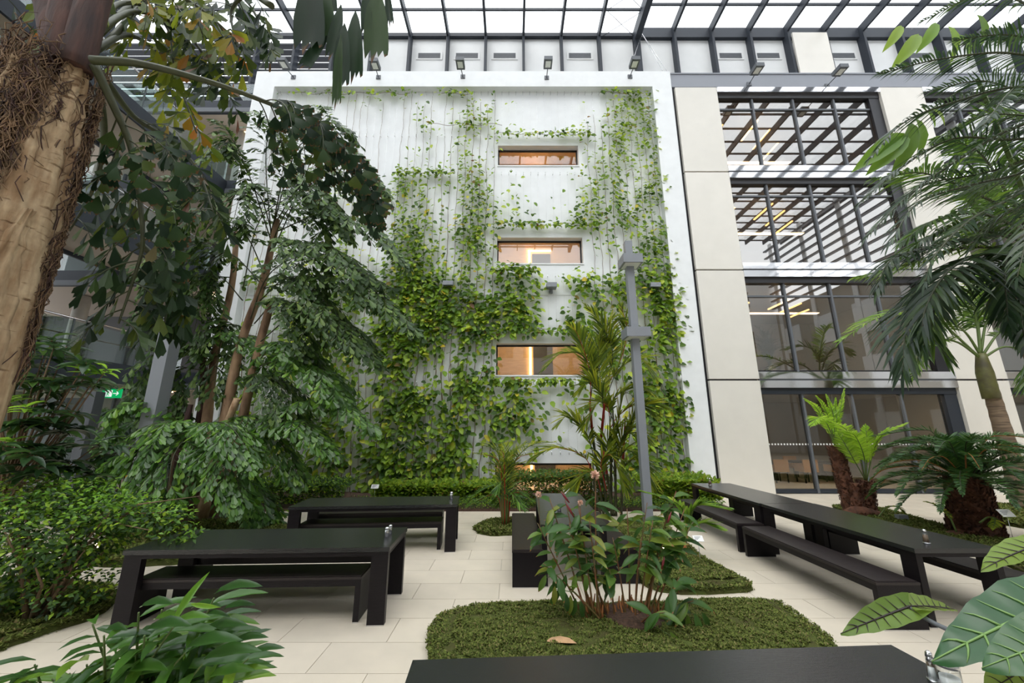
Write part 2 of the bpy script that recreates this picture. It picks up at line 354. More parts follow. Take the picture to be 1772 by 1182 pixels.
# ================================================= BACK WALL with climbers
YW, YI = 12.8, 13.1
XL, XR, XIL, XIR = -10.5, 6.5, -9.68, 5.72
ZT, ZI = 16.38, 15.62
wb = struct('wall_back')
wins = [(-.60, 2.66, 12.14, 13.06), (-.57, 2.66, 7.98, 9.03), (-.55, 2.66, 3.83, 4.95), (-.55, 2.70, -.05, .90)]
xa, xb = -.56, 2.64
zs = [(0, .02, 0), (.02, .92, 1), (.92, 3.83, 0), (3.83, 4.95, 1), (4.95, 7.98, 0), (7.98, 9.03, 1), (9.03, 12.14, 0), (12.14, 13.06, 1), (13.06, ZI+.2, 0)]
bx_ = [(XIL-.1, xa, YI, YI+.35, 0, ZI+.2), (xb, XIR+.1, YI, YI+.35, 0, ZI+.2)]
for a, b, wn in zs:
    if not wn: bx_.append((xa, xb, YI, YI+.35, a, b))
part('wall_surface', wb, *bx_, m=M['white'])
part('cladding_joint', wb, (XIL, XIR, YI-.02, YI+.01, 6.74, 6.80), m=M['white'])
tr = struct('trim_1')
part('frame_head', tr, (XL, XR, YW, YI+.35, ZI, ZT), m=M['white'])
part('frame_jamb', tr, (XIR, XR, YW, YI+.35, 0, ZI), m=M['white'])
part('frame_jamb', tr, (XL, XIL, YW, YI+.35, 0, ZI), m=M['white'])
part('side_return', tr, (XL, XL+.3, YI+.35, 15, 0, ZT), m=M['white'])
part('parapet_back', tr, (XL+.3, XR, YI+.6, YI+.8, ZI, ZT-.3), m=M['white'])
part('shadow_gap', tr, (XR, XR+.1, YW+.12, YI, 0, ZI+.1), m=M['black'])
# wires, hooks
NW = 54; dx = (XIR-XIL)/(NW+.0)
wx = [XIL+dx*(i+.5) for i in range(NW)]
rows = [.2, 1.25, 3.57, 5.31, 7.45, 9.44, 11.70, 13.45, 15.50]
win_x = lambda x: xa-.12 < x < xb+.12
def in_win(x, z): return win_x(x) and any((c-.12 < z < d+.12) for a, b, c, d in wins)
tre = thing('wire_trellis', (0, 0, 0), 'trellis of thin steel wires and short hook rows on the white wall', 'trellis')
for i, x in enumerate(wx):
    runs = []
    for a, b in zip(rows[:-1], rows[1:]):
        if in_win(x, (a+b)/2): continue
        if runs and runs[-1][1] == a: runs[-1][1] = b
        else: runs.append([a, b])
    for a, b in runs: MB().tube([(x, YI-.09, a), (x, YI-.09, b)], .002, M['silver'], 4, cap=False).build('climbing_wire', tre)
for z in rows:
    mb = MB()
    for x in wx:
        mb.tube([(x, YI, z), (x, YI-.11, z)], .008, M['silver'], 5)
        mb.tube([(x, YI-.105, z-.06), (x, YI-.105, z+.06)], .012, M['silver'], 5)
    o = mb.build('wire_hook_row', tre); o['kind'] = 'stuff'
# windows in the green wall
for k, (a, b, c, d) in enumerate(wins):
    wn = struct('window_%d' % (k+1))
    c = max(c, .02); a, b = xa, xb; y = YI+.27
    part('window_frame', wn, (a, b, y, y+.06, c, c+.03), (a, b, y, y+.06, d-.06, d), (a, a+.05, y, y+.06, c, d), (b-.05, b, y, y+.06, c, d), m=M['black'])
    part('pane', wn, (a+.05, b-.05, y+.02, y+.03, c+.03, d-.06), m=M['winglass'])
    part('window_sill', wn, (a-.02, b+.02, YI-.03, y, c-.05, c), m=M['white'])
    # wood-lined corridor behind
    z0, z1 = c-.35, c+2.75
    part('corridor_lining', wn, (a-1.2, b+1.2, 16.6, 16.7, z0, z1), (a-1.2, b+1.2, YI+.36, 16.7, z1, z1+.1), (a-1.2, b+1.2, YI+.36, 16.7, z0-.1, z0), (a-1.3, a-1.2, YI+.36, 16.7, z0, z1), (b+1.2, b+1.3, YI+.36, 16.7, z0, z1), m=M['warmwood'])
    part('light_strip', wn, (a+1.32, a+1.42, 16.5, 16.58, z0, z1-.5), (a+1.32, a+2.4, 16.5, 16.58, z1-.55, z1-.5), m=M['lamp'])
    part('doorway', wn, (a+1.5, a+2.35, 16.52, 16.6, z0, z1-.7), m=M['darkroom'])
    part('corridor_fill_panel', wn, (a, b, 14.4, 15.0, z1-.02, z1), m=M['roomfill'])  # glowing panel added to light the corridor, not an actual fitting

# ================================================= BAND above, roof
cl = struct('ceiling')
YB = 14.5; ZR = 20.42; SX = 1.78
bandp = MB(); first = None
KX = [.54+SX*(k+.5)-SX/2 for k in range(-12, 15)]
def beamx(k): return .54+SX*k
bt = struct('trim_2')
for k in range(-5, 15):
    x0, x1 = beamx(k), beamx(k+1)
    part('band_panel', bt, (x0+.02, x1-.02, YB+.05, YB+.15, 16, 20.25), m=M['band'])
    y_ = YB+.05
    if k in (-3, -2, -1, 1, 5, 6, 8, 10):
        v = part('vent_frame', bt, ((x0+x1)/2-.62, (x0+x1)/2+.62, y_-.03, y_, 19.0, 19.45), m=M['band'])
        part('vent_grille', bt, *[((x0+x1)/2-.52, (x0+x1)/2+.52, y_-.045, y_-.03, 19.08+.05*q, 19.11+.05*q) for q in range(6)], m=M['steelm'])
for k in range(-7, 16):
    x = beamx(k); big = k == 3; hw = .12 if big else .055
    part('band_post', bt, (x-hw, x+hw, YB-.3, YB+.05, 15.9, ZR-.1), m=M['steel'])
part('band_lintel', bt, (-24, 5.9, YB-.12, YB+.05, 20.22, 20.42), m=M['steel'])
part('band_lintel', bt, (5.9, 27, YB-.12, YB+.05, 20.15, 20.72), m=M['steel'])
part('band_white_bay', bt, (beamx(6)+1.85-.0+.03, beamx(8)-.06, YB-.38, YB-.3, 15.9, 20.1), m=M['panelw'])
part('band_handrail', bt, (6.6, 26, 13.95, 14.0, 17.35, 17.41), m=M['silver'])
# louvred glazing left of the white band
for i in range(11):
    part('louvre', bt, (-25, beamx(-5)-.1, YB-.05, YB+.2, 16.0+.38*i, 16.07+.38*i), m=M['steel'])
for k in range(-12, 16):
    x = beamx(k); big = k == 3; hw = .13 if big else .05
    zt = ZR+.3*(k > 3)
    part('roof_beam', cl, (x-hw, x+hw, -9.5, YB, zt-.42 if not big else zt-.6, zt), m=M['steel'])
YR = [14.45-1.13*i for i in range(22)]
for i, y in enumerate(YR[1:]):
    part('roof_crossbar', cl, (beamx(-12), beamx(3), y-.03, y+.03, ZR-.12, ZR), (beamx(3), beamx(15), y-.03, y+.03, ZR+.18, ZR+.3), m=M['steel'])
for k in range(-12, 15):
    zt = ZR+.3*(k > 2)
    for i in range(2):
        part('roof_pane', cl, (beamx(k), beamx(k+1), YR[i+1], YR[i], zt+.005, zt+.015), m=M['roofglass'])
part('far_roof_pane', cl, (beamx(-12), beamx(3), YR[21], YR[2], ZR+.005, ZR+.015), (beamx(3), beamx(15), YR[21], YR[2], ZR+.305, ZR+.315), m=M['roofglass'])['kind'] = 'stuff'
for p, q in (((4.3, 14.4), (5.8, 13.3)), ((4.3, 13.3), (5.8, 14.4)), ((4.3, 13.2), (5.8, 12.1)), ((4.3, 12.1), (5.8, 13.2))):
    MB().tube([(*p, ZR-.2), (*q, ZR-.2)], .012, M['steel'], 5).build('bracing_rod', cl)
for x2 in (4.9, 7.3, 7.6): MB().tube([(6.06, 14.1, 20.0), (x2, 14.1, 16.6)], .012, M['silver'], 5).build('bracing_rod', cl)

# ================================================= RIGHT FACADE
wr = struct('wall_right')
JZ = [0, 3.63, 7.60, 11.64, 15.6]
GY = 13.0
bays = [(8.33, 14.93), (16.68, 23.3)]
pans = [(6.62, 8.33), (14.93, 16.68), (23.3, 25)]
for (a, b) in pans:
    for j in range(4):
        part('facade_panel', wr, (a+.012, b-.012, YW, YW+.12, JZ[j]+(.03 if j else .0), JZ[j+1]-.03), m=M['panelw'])
    part('panel_backing', wr, (a, b, YW+.14, YW+.5, 0, 15.6), m=M['black'])
part('parapet', wr, (6.55, 25, YW+.08, YW+.3, 15.68, 16.35), m=M['ledge_grey'])
part('parapet_cap', wr, (6.55, 25, YW+.05, 14.4, 16.3, 16.36), m=M['ledge_grey'])
wn_i = 5
for bi, (a, b) in enumerate(bays):
    for j in range(4):
        z0, z1 = JZ[j], JZ[j+1]
        # ledge strips (mirror polished)
        if j: part('polished_ledge', wr, (a-.01, b+.01, YW-.02, YW+.1, z0+.03, z0+.27), m=M['chrome'])
        part('polished_ledge', wr, (a-.01, b+.01, YW-.02, YW+.1, z1-.27, z1-.03), m=M['chrome'])
        if j: part('ledge_groove', wr, (a, b, YW+.02, YW+.1, z0-.03, z0+.03), m=M['steelm'])
        w_ = struct('window_%d' % wn_i); wn_i += 1
        g0 = z0+(.27 if j else 0.02); g1 = z1-.27
        head = g1-.14
        part('window_frame', w_, (a, b, YW+.08, GY+.12, head-.06, g1), (a, b, GY-.05, GY+.1, g0, g0+.07 if j else g0+.12), (b-.42, b, YW+.1, GY+.12, g0, g1), (a, a+.05, GY-.05, GY+.1, g0, g1), m=M['black'] if j else M['steel'])
        ms = [a+1.45+1.66*q for q in range(3)]
        for x in ms: part('mullion', w_, (x-.035, x+.035, GY-.07, GY+.08, g0, head), m=M['steelm'])
        zt = None
        if j:
            zt = head-.48-.06
            part('transom', w_, (a, b-.4, GY-.05, GY+.05, zt-.03, zt+.03), m=M['steelm'])
        edges = [a+.05]+ms+[b-.42]
        for q in range(4):
            if j:
                part('pane', w_, (edges[q]+.035, edges[q+1]-.035, GY, GY+.012, g0+.07, zt-.03), m=M['glass'])
                part('pane', w_, (edges[q]+.035, edges[q+1]-.035, GY, GY+.012, zt+.03, head-.06), m=M['glass'])
            else:
                part('pane', w_, (edges[q]+.035, edges[q+1]-.035, GY, GY+.012, g0+.12, head-.06), m=M['glassg'])
        if j == 0:
            mb = MB(); x = a+.1
            while x < b-.5:
                mb.box(x, x+.05, GY-.006, GY-.001, 1.50, 1.55, M['label']); x += .1
            mb.build('glass_marking_dots', w_)['kind'] = 'stuff'
        # room behind
        rm = M['greyroom'] if j in (0, 1) else M['roomwall']
        part('room_back_wall', w_, (a-1.5, b+1.5, 18.8, 18.95, z0, z1), m=rm)
        part('room_ceiling', w_, (a-1.5, b+1.5, GY+.2, 18.9, z1-.35, z1-.1), m=M['soffit'] if j else M['greyroom'])
        part('room_side_wall', w_, (a-1.5, a-1.4, GY+.2, 18.9, z0, z1-.35), (b+1.4, b+1.5, GY+.2, 18.9, z0, z1-.35), m=rm)
        if j == 0: part('room_back_panel', w_, (a+.3, a+1.7, 18.6, 18.75, z0, z1-.9), m=M['darkroom'])
        part('room_floor', w_, (a-1.5, b+1.5, GY+.15, 18.9, z0-.08, z0+.02), m=M['tile'])
        if j == 0: part('room_fill_panel', w_, (a+.3, a+2.2, 17.6, 17.75, z1-.38, z1-.355), (a+1.5, b-.8, 13.3, 13.5, z1-.38, z1-.355), m=M['roomfill'])  # glowing strips added to brighten the dark ground floor room
        if bi == 0 and j > 0:
            for (lx, ly, lz) in ((9.0, 14.4, 1.0), (10.4, 14.2, .9), (9.5, 16.2, .8), (11.3, 14.8, .8), (10.2, 16.8, .9), (12.2, 15.6, .8)):
                mb = MB(); zz = z1-.35-lz*.55
                mb.box(lx-.03, lx+.03, ly-.6, ly+.6, zz-.025, zz+.025, M['lamp']); mb.tube([(lx, ly, zz), (lx, ly, z1-.35)], .006, M['steel'], 4)
                mb.build('tube_light', w_)
            part('room_fill_panel', w_, (a+.5, b-.8, 16.8, 17.0, z1-.38, z1-.355), m=M['roomfill'])  # added glowing strip, lifts the upper rooms
# ================================================= LEFT: walkways, wing, core
wl = struct('wall_left')
for lv, zf in enumerate((3.9, 7.88, 11.85)):
    xe = -12.05 if lv == 0 else -11.75
    part('walkway_slab', wl, (-13.9, xe, .5, 13.75, zf-.42, zf-.02), m=M['soffit'])
    part('walkway_fascia', wl, (xe, xe+.08, .5, 13.75, zf-.55, zf+.05), m=M['steel'])
    part('walkway_fascia', wl, (-13.98, -13.9, .5, 13.75, zf-.55, zf+.05), m=M['steel'])
    y = .6
    while y < 13.6:
        y2 = min(y+1.9, 13.7)
        part('balustrade_pane', wl, (xe+.03, xe+.042, y+.02, y2-.02, zf+.05, zf+1.0), m=M['railglass'])
        part('balustrade_post', wl, (xe-.0, xe+.03, y-.02, y+.02, zf, zf+1.05), m=M['steelm'])
        y = y2
    MB().tube([(xe+.03, .6, zf+1.07), (xe+.03, 13.7, zf+1.07)], .03, M['silver'], 8).build('handrail', wl)
    if lv == 0: MB().tube([(xe-.03, .6, zf+.62), (xe-.03, 13.7, zf+.62)], .018, M['twig'], 8).build('mid_rail', wl)
for lv, zf in enumerate((3.9, 7.88, 11.85, 15.8)):
    part('wing_slab', wl, (-24, -10.5, 13.9, 21, zf-.45, zf), m=M['soffit'])
    part('wing_fascia', wl, (-24, -10.5, 13.78, 13.9, zf-.5, zf+.12), m=M['steel'])
    part('wing_channel', wl, (-24, -10.5, 13.72, 13.78, zf-.5, zf-.3), m=M['steelm'])
    for q in range(7):
        x = -24+q*1.95
        if lv: part('wing_balustrade_pane', wl, (x+.02, x+1.93, 13.84, 13.85, zf+.12, zf+1.05), m=M['railglass'])
for zf in (0, 3.9, 7.88, 11.85):
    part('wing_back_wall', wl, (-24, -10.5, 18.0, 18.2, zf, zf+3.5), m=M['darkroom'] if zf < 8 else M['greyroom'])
    for q in range(6):
        x = -23+q*2.2
        part('wing_window_frame', wl, (x, x+.12, 17.9, 18.0, zf, zf+3.5), m=M['steel'])
    for q in range(4):
        mb = MB(); x = -23.2+q*3.6 if zf != 3.9 else -21.7+q*3.85
        mb.lathe([(.24, zf), (.24, zf+3.5)], M['concrete'], (x, 15.1, 0), 20); mb.build('round_column', wl)
for (x, y, zf) in ((-16.2, 15.3, 3.43), (-13.2, 14.8, 3.43), (-15, 15, 7.4), (-12.2, 14.9, 7.4), (-12.5, 15.6, 7.4), (-12.3, 15, 15.33), (-14.6, 14.9, 11.38), (-12.2, 15.2, 11.38), (-14, 9.5, 3.43)):
    MB().lathe([(.11, -.02), (.11, 0)], M['spot'], (x, y, zf), 14).build('downlight', wl)
part('core_block', wl, (-22, -14.05, 2, 10.2, 0, 16.5), m=M['steelm'])
part('core_edge', wl, (-14.2, -13.98, 10.2, 10.6, 0, 16.5), m=M['steel'])
# glazed screen below the first walkway
part('screen_glass', wl, (-12.6, -12.58, 1, 12.9, .1, 3.4), m=M['railglass'])
part('screen_floor_room', wl, (-24, -12.7, 13.3, 13.4, 0, .12), m=M['steel'])
part('soffit_panel', wl, (-13.9, -12.1, .5, 13.7, 3.42, 3.48), m=M['soffit'])
# opposite facade, behind the photographer (seen only in reflections)
wf = struct('wall_front')
part('facade_base', wf, (-24, 26, -9.9, -9.6, 0, 18), m=M['band'])
for j in range(4):
    for q in range(14):
        x = -22+q*3.3
        part('far_window', wf, (x, x+2.3, -9.58, -9.5, .8+4*j, 3.2+4*j), m=M['glass'])
part('side_panels', wf, *[(25.5, 25.6, -9+4*q, -8.6+4*q, 0, 20) for q in range(6)], m=M['band'])
for i in range(9): part('side_louvre', wf, (25.3, 25.6, -9.5, 13, 13.4+.75*i, 13.5+.75*i), m=M['steelm'])
part('side_facade', wf, (25.62, 25.8, -9.5, 13, 0, 13), m=M['greyroom'])
for j in range(3):
    for q in range(6): part('far_window', wf, (25.55, 25.61, -8.8+3.7*q, -6.8+3.7*q, .9+4*j, 3.2+4*j), m=M['band'])

# ================================================= FREE STANDING POSTS
def post(name, p0, z, wd, m, label):
    t = thing(name, p0, label, 'post'); part('shaft', t, (-wd/2, wd/2, -wd/2, wd/2, 0, z), m=m)
    part('foot_plate', t, (-wd*.8, wd*.8, -wd*.8, wd*.8, 0, .02), m=m); return t
post('steel_column', (-7.25, 7.87, 0), 4.3, .27, M['lampgrey'], 'square grey steel column rising from the turf in front of the palm clump')
post('door_post', (-9.1, 8.4, 0), 2.79, .2, M['steelm'], 'square grey post of the glazed entrance beside the exit sign')
# exit sign
p = PY(194, 681, 12.0)
es = thing('exit_sign', p, 'green emergency exit sign with running figure and arrow hanging under the walkway', 'sign')
part('sign_board', es, (-.30, .30, -.02, .02, -.14, .14), m=M['signgreen'])
mb = MB()
mb.box(-.2, .02, -.03, -.02, -.1, .1, M['signwhite']); mb.build('figure_field', es)
mb = MB()
mb.box(.06, .2, -.03, -.02, -.012, .012, M['signwhite'])
for sgn in (1, -1):
    mb.tube([(.22, -.026, 0), (.16, -.026, .06*sgn)], .012, M['signwhite'], 4)
mb.build('arrow', es)
mb = MB(); mb.tube([(-.09, -.036, .03), (-.10, -.036, -.02)], .016, M['signgreen'], 5); mb.lathe([(.014, 0), (.014, .02)], M['signgreen'], (-.075, -.036, .045), 8)
for a, b in (((-.10, -.02), (-.13, -.07)), ((-.10, -.02), (-.06, -.05)), ((-.06, -.05), (-.05, -.085)), ((-.09, .03), (-.13, .01)), ((-.09, .03), (-.05, .01))):
    mb.tube([(a[0], -.036, a[1]), (b[0], -.036, b[1])], .009, M['signgreen'], 4)
mb.build('running_figure', es)
MB().tube([(0, 0, .14), (0, 0, 3.42-p.z)], .01, M['steel'], 6).build('hanger_rod', es)
o = MB().box(-.13, .13, -.02, .02, -.3, .3, M['yellow']).build('yellow_sign', None, PY(236, 768, 12.6)); o.location.z = .3; tag(o, 'small yellow board glimpsed behind the left foliage', 'sign')

# ================================================= TALL LAMP POST
lb = V((2.84, 8.6, 0))
lp = thing('lamp_post', lb, 'tall square grey lamp post with two box heads in front of the green wall', 'lamp post')
part('post', lp, (-.085, .085, -.085, .085, 0, 6.48), m=M['lampgrey'])
part('foot_plate', lp, (-.16, .16, -.16, .16, 0, .03), m=M['lampgrey'])
for z, dx_, w_ in ((4.03, 0.0, .26), (5.82, .0, .22)):
    h = part('lamp_head', lp, (-w_, w_+.02, -.3, .16, z, z+.22), m=M['lampgrey'])
    q = part('lens', h, (-w_+.05, w_-.03, -.26, .1, z-.01, z), m=M['spotcool'])
# ================================================= WALL FLOODLIGHTS
def flood(base, head, label, wall):
    t = thing('floodlight', base, label, 'spotlight', 'floodlights of the atrium walls')
    h = V(head)-V(base)
    part('wall_plate', t, (-.09, .09, -.03, .0, -.09, .09), m=M['steelm'])
    MB().tube([(0, -.02, 0), tuple(h)], .018, M['steelm'], 6).build('arm', t)
    hd = MB().box(h.x-.16, h.x+.16, h.y-.3, h.y+.12, h.z, h.z+.16, M['steelm']).build('lamp_head', t)
    part('lens', hd, (h.x-.1, h.x+.1, h.y-.22, h.y+.04, h.z-.01, h.z), m=M['spotcool'])
names5 = ['leftmost floodlight on the white frame, half hidden by palm leaves', 'second floodlight from the left on the white frame', 'middle floodlight of the five on the white frame', 'floodlight on the white frame above the stacked windows', 'rightmost floodlight on the white frame, below the heavy roof beam']
for (bx0, by0, hx, hy), nm in zip(((508, 134, 493, 116), (655, 134, 650, 118), (801, 133, 797, 116), (946, 135, 948, 115), (1090, 133, 1097, 115)), names5):
    flood(PY(bx0, by0, YW), PY(hx, hy, 12.1), 'grey box '+nm, 0)
for (bx0, by0, hx, hy), nm in zip(((1296, 146, 1308, 126), (1431, 149, 1451, 128)), ('above the first glazed bay', 'near the first glazed bay\'s top right corner')):
    flood(PY(bx0, by0, YW+.05), PY(hx, hy, 12.1), 'grey box floodlight on the grey parapet '+nm, 1)
for (x, y), nm in zip(((603, 500), (778, 500), (953, 503), (1128, 503)), ('behind the palm foliage', 'in the thick climbers left of the windows', 'between the second and third window', 'near the right edge of the climber wall')):
    b = PY(x, y, YI); t = thing('wall_lamp', b, 'small grey box wall lamp '+nm, 'wall lamp', 'wall lamps in the climbers')
    part('bracket', t, (-.06, .06, -.12, 0, -.12, .04), m=M['lampgrey'])
    part('lamp_box', t, (-.18, .18, -.42, -.08, .0, .16), m=M['lampgrey'])
b = PY(1180, 655, YI); t = thing('wall_dome', (5.7, YW+.1, b.z), 'small white round sensor on the inner edge of the white frame', 'sensor')
MB().lathe([(.13, 0), (.12, .04), (.08, .09), (.02, .11)], M['white'], (0, 0, 0), 14).build('dome', t); t.rotation_euler = (0, -PI/2, 0)
for (x, y) in ((932, 122), (1188, 127)):
    pass
# ================================================= TABLES AND BENCHES
def table(cx, cy, rz, L, W, label):
    t = thing('dining_table', (cx, cy, 0), label, 'table', 'long dark dining tables', rz)
    a, b = L/2, W/2
    part('table_top', t, (-a, a, -b, b, .705, .75), m=M['woodtop'])
    part('apron', t, (-a+.012, a-.012, -b+.012, b-.012, .665, .704), m=M['wood'])
    for sx in (-1, 1):
        for sy in (-1, 1):
            x0 = -a+.012 if sx < 0 else a-.19; y0 = -b+.012 if sy < 0 else b-.082
            l = part('leg', t, (x0, x0+.178, y0, y0+.07, .012, .665), m=M['wood'])
            part('foot_glide', l, (x0, x0+.178, y0, y0+.07, 0, .012), m=M['silver'])
    return t
def bench(cx, cy, rz, L, W, label):
    t = thing('bench', (cx, cy, 0), label, 'bench', 'leather topped benches', rz)
    a, b = L/2, W/2
    mb = MB(); mb.box(-a, a, -b, b, .415, .44, M['leather'])
    mb.box(-a+.015, a-.015, -b+.015, b-.015, .44, .45, M['leather']); mb.build('seat_pad', t)
    part('seat_frame', t, (-a+.004, a-.004, -b+.004, b-.004, .35, .414), m=M['wood'])
    for s in (-1, 1):
        x0 = -a+.004 if s < 0 else a-.064
        l = part('end_panel', t, (x0, x0+.06, -b+.004, b-.004, .012, .35), m=M['wood'])
        part('foot_glide', l, (x0, x0+.06, -b+.004, b-.004, 0, .012), m=M['silver'])
    return t
def quad(cs):
    c = sum((V(p) for p in cs), V())/4; d = V(cs[1])-V(cs[0]); return c.x, c.y, math.atan2(d.y, d.x)
table(-2.70, 4.86, .045, 2.74, .86, 'dark wood dining table on the left with silver shakers at its right end')
bench(-2.80, 4.72, .045, 2.36, .42, 'leather bench pushed under the near side of the left table')
bench(-2.86, 5.48, .045, 2.36, .42, 'leather bench on the wall side of the left table')
table(-2.33, 7.24, .09, 2.74, .86, 'dark wood dining table at the back left beside the planted wall strip')
bench(-2.40, 7.17, .09, 2.36, .42, 'leather bench pushed under the near side of the back left table')
bench(-2.52, 7.96, .09, 2.36, .42, 'leather bench on the wall side of the back left table')
table(.86, 6.78, PI/2-.03, 2.6, .88, 'dark wood dining table in the centre behind the ginger plant')
bench(.21, 6.62, PI/2, 2.30, .42, 'leather bench on the left side of the centre table')
bench(1.47, 6.74, PI/2, 2.30, .42, 'leather bench on the right side of the centre table')
table(4.72, 5.72, PI/2+.0, 2.56, .92, 'near one of the two dark dining tables joined end to end on the right')
table(4.70, 8.30, PI/2+.0, 2.56, .92, 'far one of the two dark dining tables joined end to end on the right')
bench(3.98, 5.58, PI/2+.0, 2.36, .46, 'near left leather bench of the long right table row')
bench(3.99, 8.1, PI/2+.0, 2.36, .46, 'far left leather bench of the long right table row')
bench(5.42, 5.70, PI/2+.0, 2.36, .46, 'near right leather bench behind the long right table row')
bench(5.42, 8.5, PI/2+.0, 2.36, .46, 'far right leather bench behind the long right table row')
table(.86, 2.07, .055, 2.76, .86, 'dark wood table top in the foreground at the bottom edge of the picture')
# shakers
def shaker(p, h, r, label, glass=False):
    t = thing('shaker', p, label, 'shaker', 'salt and pepper shakers')
    if glass:
        MB().lathe([(r, 0), (r*1.02, h*.08), (r*.98, h*.1)], M['silver'], n=16).build('base_ring', t)
        MB().lathe([(r*.95, h*.1), (r*.55, h*.8)], M['clear'], n=16).build('glass_body', t)
        MB().lathe([(r*.85, h*.1), (r*.6, h*.6)], M['label'] if 'salt' in label else M['twig'], n=12).build('spice_filling', t)
        MB().lathe([(r*.6, h*.8), (r*.5, h*.94), (r*.2, h)], M['silver'], n=16).build('cap', t)
    else:
        MB().lathe([(r, 0), (r, h*.72), (r*.9, h*.75)], M['silver'], n=16).build('body', t)
        MB().lathe([(r*1.0, h*.76), (r*1.0, h*.88), (r*.75, h*.97), (r*.3, h)], M['silver'], n=16).build('cap', t)
shaker(PZ(669, 930, .75), .115, .026, 'silver shaker at the right end of the left table, nearer one')
shaker(PZ(675, 924, .75), .105, .022, 'silver shaker at the right end of the left table, half hidden behind its neighbour')
shaker(PZ(781, 864, .75), .13, .03, 'silver shaker at the right end of the back left table')
shaker(PZ(1604, 941, .75), .15, .033, 'tapered glass pepper shaker on the near right table', True)
shaker(PZ(1229, 840, .75), .16, .04, 'tapered glass pepper shaker at the far end of the right table row', True)
shaker(PZ(968, 884, .75), .09, .03, 'silver shaker on the centre table, seen through the ginger leaves')
shaker(PZ(1617, 1180, .75), .135, .026, 'tapered glass pepper shaker on the foreground table', True)
shaker(PZ(1632, 1190, .75)+V((.0, .04, 0)), .115, .022, 'tapered glass salt shaker beside the sugar dispenser on the foreground table', True)
sd = thing('sugar_dispenser', PZ(1652, 1196, .75)+V((-.01, .0, 0)), 'round glass sugar dispenser with chrome pouring lid on the foreground table', 'sugar dispenser')
MB().lathe([(.040, 0), (.043, .02), (.042, .105)], M['clear'], n=24).build('glass_jar', sd)
MB().lathe([(.038, .005), (.037, .06)], M['label'], n=20).build('sugar_filling', sd)
lid = MB().lathe([(.045, .104), (.046, .116), (.036, .13), (.012, .138)], M['silver'], n=24).build('lid', sd)
MB().tube([(0, 0, .134), (-.004, 0, .15), (-.014, 0, .165)], [.011, .009, .004], M['silver'], 8).build('spout', lid)

# ================================================= PLANTED BEDS
def in_poly(x, y, P):
    c = False; n = len(P)
    for i in range(n):
        x1, y1 = P[i][:2]; x2, y2 = P[i-1][:2]
        if (y1 > y) != (y2 > y) and x < (x2-x1)*(y-y1)/(y2-y1)+x1: c = not c
    return c
def nz2(x, y): return .5+.25*math.sin(x*5.1+1.3*math.sin(y*3.7))+.25*math.sin(y*6.3+x*2.1)
def bed(outline, n, ls, label, hgt=.05, step=.12, name='ground_cover'):
    t = thing(name, (0, 0, 0), label, 'ground cover')
    P = spl([V((*p[:2], 0)) for p in outline+[outline[0]]], 5)[:-1]
    P = [p+V((U(-.02, .02), U(-.02, .02), 0)) for p in P]
    c = sum(P, V())/len(P); mb = MB(); k = mb.mi(M['moss'])
    rings = [(1.0, 0), (.985, hgt*.7), (.9, hgt), (.65, hgt*1.15), (.35, hgt*1.2), (.0, hgt*1.2)]
    N_ = len(P)
    for r, z in rings:
        for q in P:
            d = c+(q-c)*r; mb.v.append((d.x, d.y, z+(U(0, .012) if z else 0)))
    for i in range(len(rings)-1):
        for j in range(N_):
            j2 = (j+1) % N_; mb.f.append((i*N_+j, i*N_+j2, (i+1)*N_+j2, (i+1)*N_+j)); mb.m.append(k); mb.sm.append(True)
    mb.build('soil_mound', t)
    lv = MB(); xs = [p.x for p in P]; ys = [p.y for p in P]; cnt = 0; g = 0
    while cnt < n and g < n*6:
        g += 1; x, y = U(min(xs)-.03, max(xs)+.03), U(min(ys)-.03, max(ys)+.03)
        if not in_poly(x, y, P): continue
        cnt += 1
        e = hgt*(1.12+.25*nz2(x*1.3, y*1.3)) if in_poly(c.x+(x-c.x)/.88, c.y+(y-c.y)/.88, P) else hgt*U(.55, 1.05); a = U(0, 2*PI); d = V((math.cos(a), math.sin(a), U(.1, 1.0)))
        s_ = ls*U(.7, 1.4); side = V((-math.sin(a), math.cos(a), U(-.3, .3)))*1.8; e += .016*noise.noise(V((x*9, y*9, 0)))+.01*noise.noise(V((x*25, y*25, 3)))
        b0 = V((x, y, e)); i = len(lv.v); k = lv.mi(M['cover'])
        lv.v += [tuple(b0-side*s_*.3), tuple(b0+side*s_*.3), tuple(b0+d*s_)]; lv.f.append((i, i+1, i+2)); lv.m.append(k); lv.sm.append(False)
    # shaggy rim
    for i in range(len(P)):
        for q in range(14):
            b0 = P[i]+(P[(i+1) % len(P)]-P[i])*R()+V((U(-.02, .03), U(-.02, .03), U(.0, hgt))); a = U(0, 2*PI); d = V((math.cos(a), math.sin(a), U(.0, .8)))
            j = len(lv.v); side = V((-math.sin(a), math.cos(a), 0)); s_ = ls*U(.7, 1.3); k = lv.mi(M['cover'])
            lv.v += [tuple(b0-side*s_*.3), tuple(b0+side*s_*.3), tuple(b0+d*s_)]; lv.f.append((j, j+1, j+2)); lv.m.append(k); lv.sm.append(False)
    tag(lv.build('ground_cover_leaves', t), kind='stuff')
    return t
def fz(*pts): return [tuple(PZ(x, y)[:2]) for x, y in pts]
bed(fz((738, 1120), (748, 1092), (775, 1066), (860, 1053), (960, 1052), (1050, 1055), (1160, 1052), (1250, 1047), (1340, 1048), (1365, 1060), (1400, 1085), (1440, 1118), (1430, 1150), (1200, 1165), (900, 1175), (760, 1165)), 120000, .016, 'foreground island of mossy green ground cover around the ginger clump', .07)
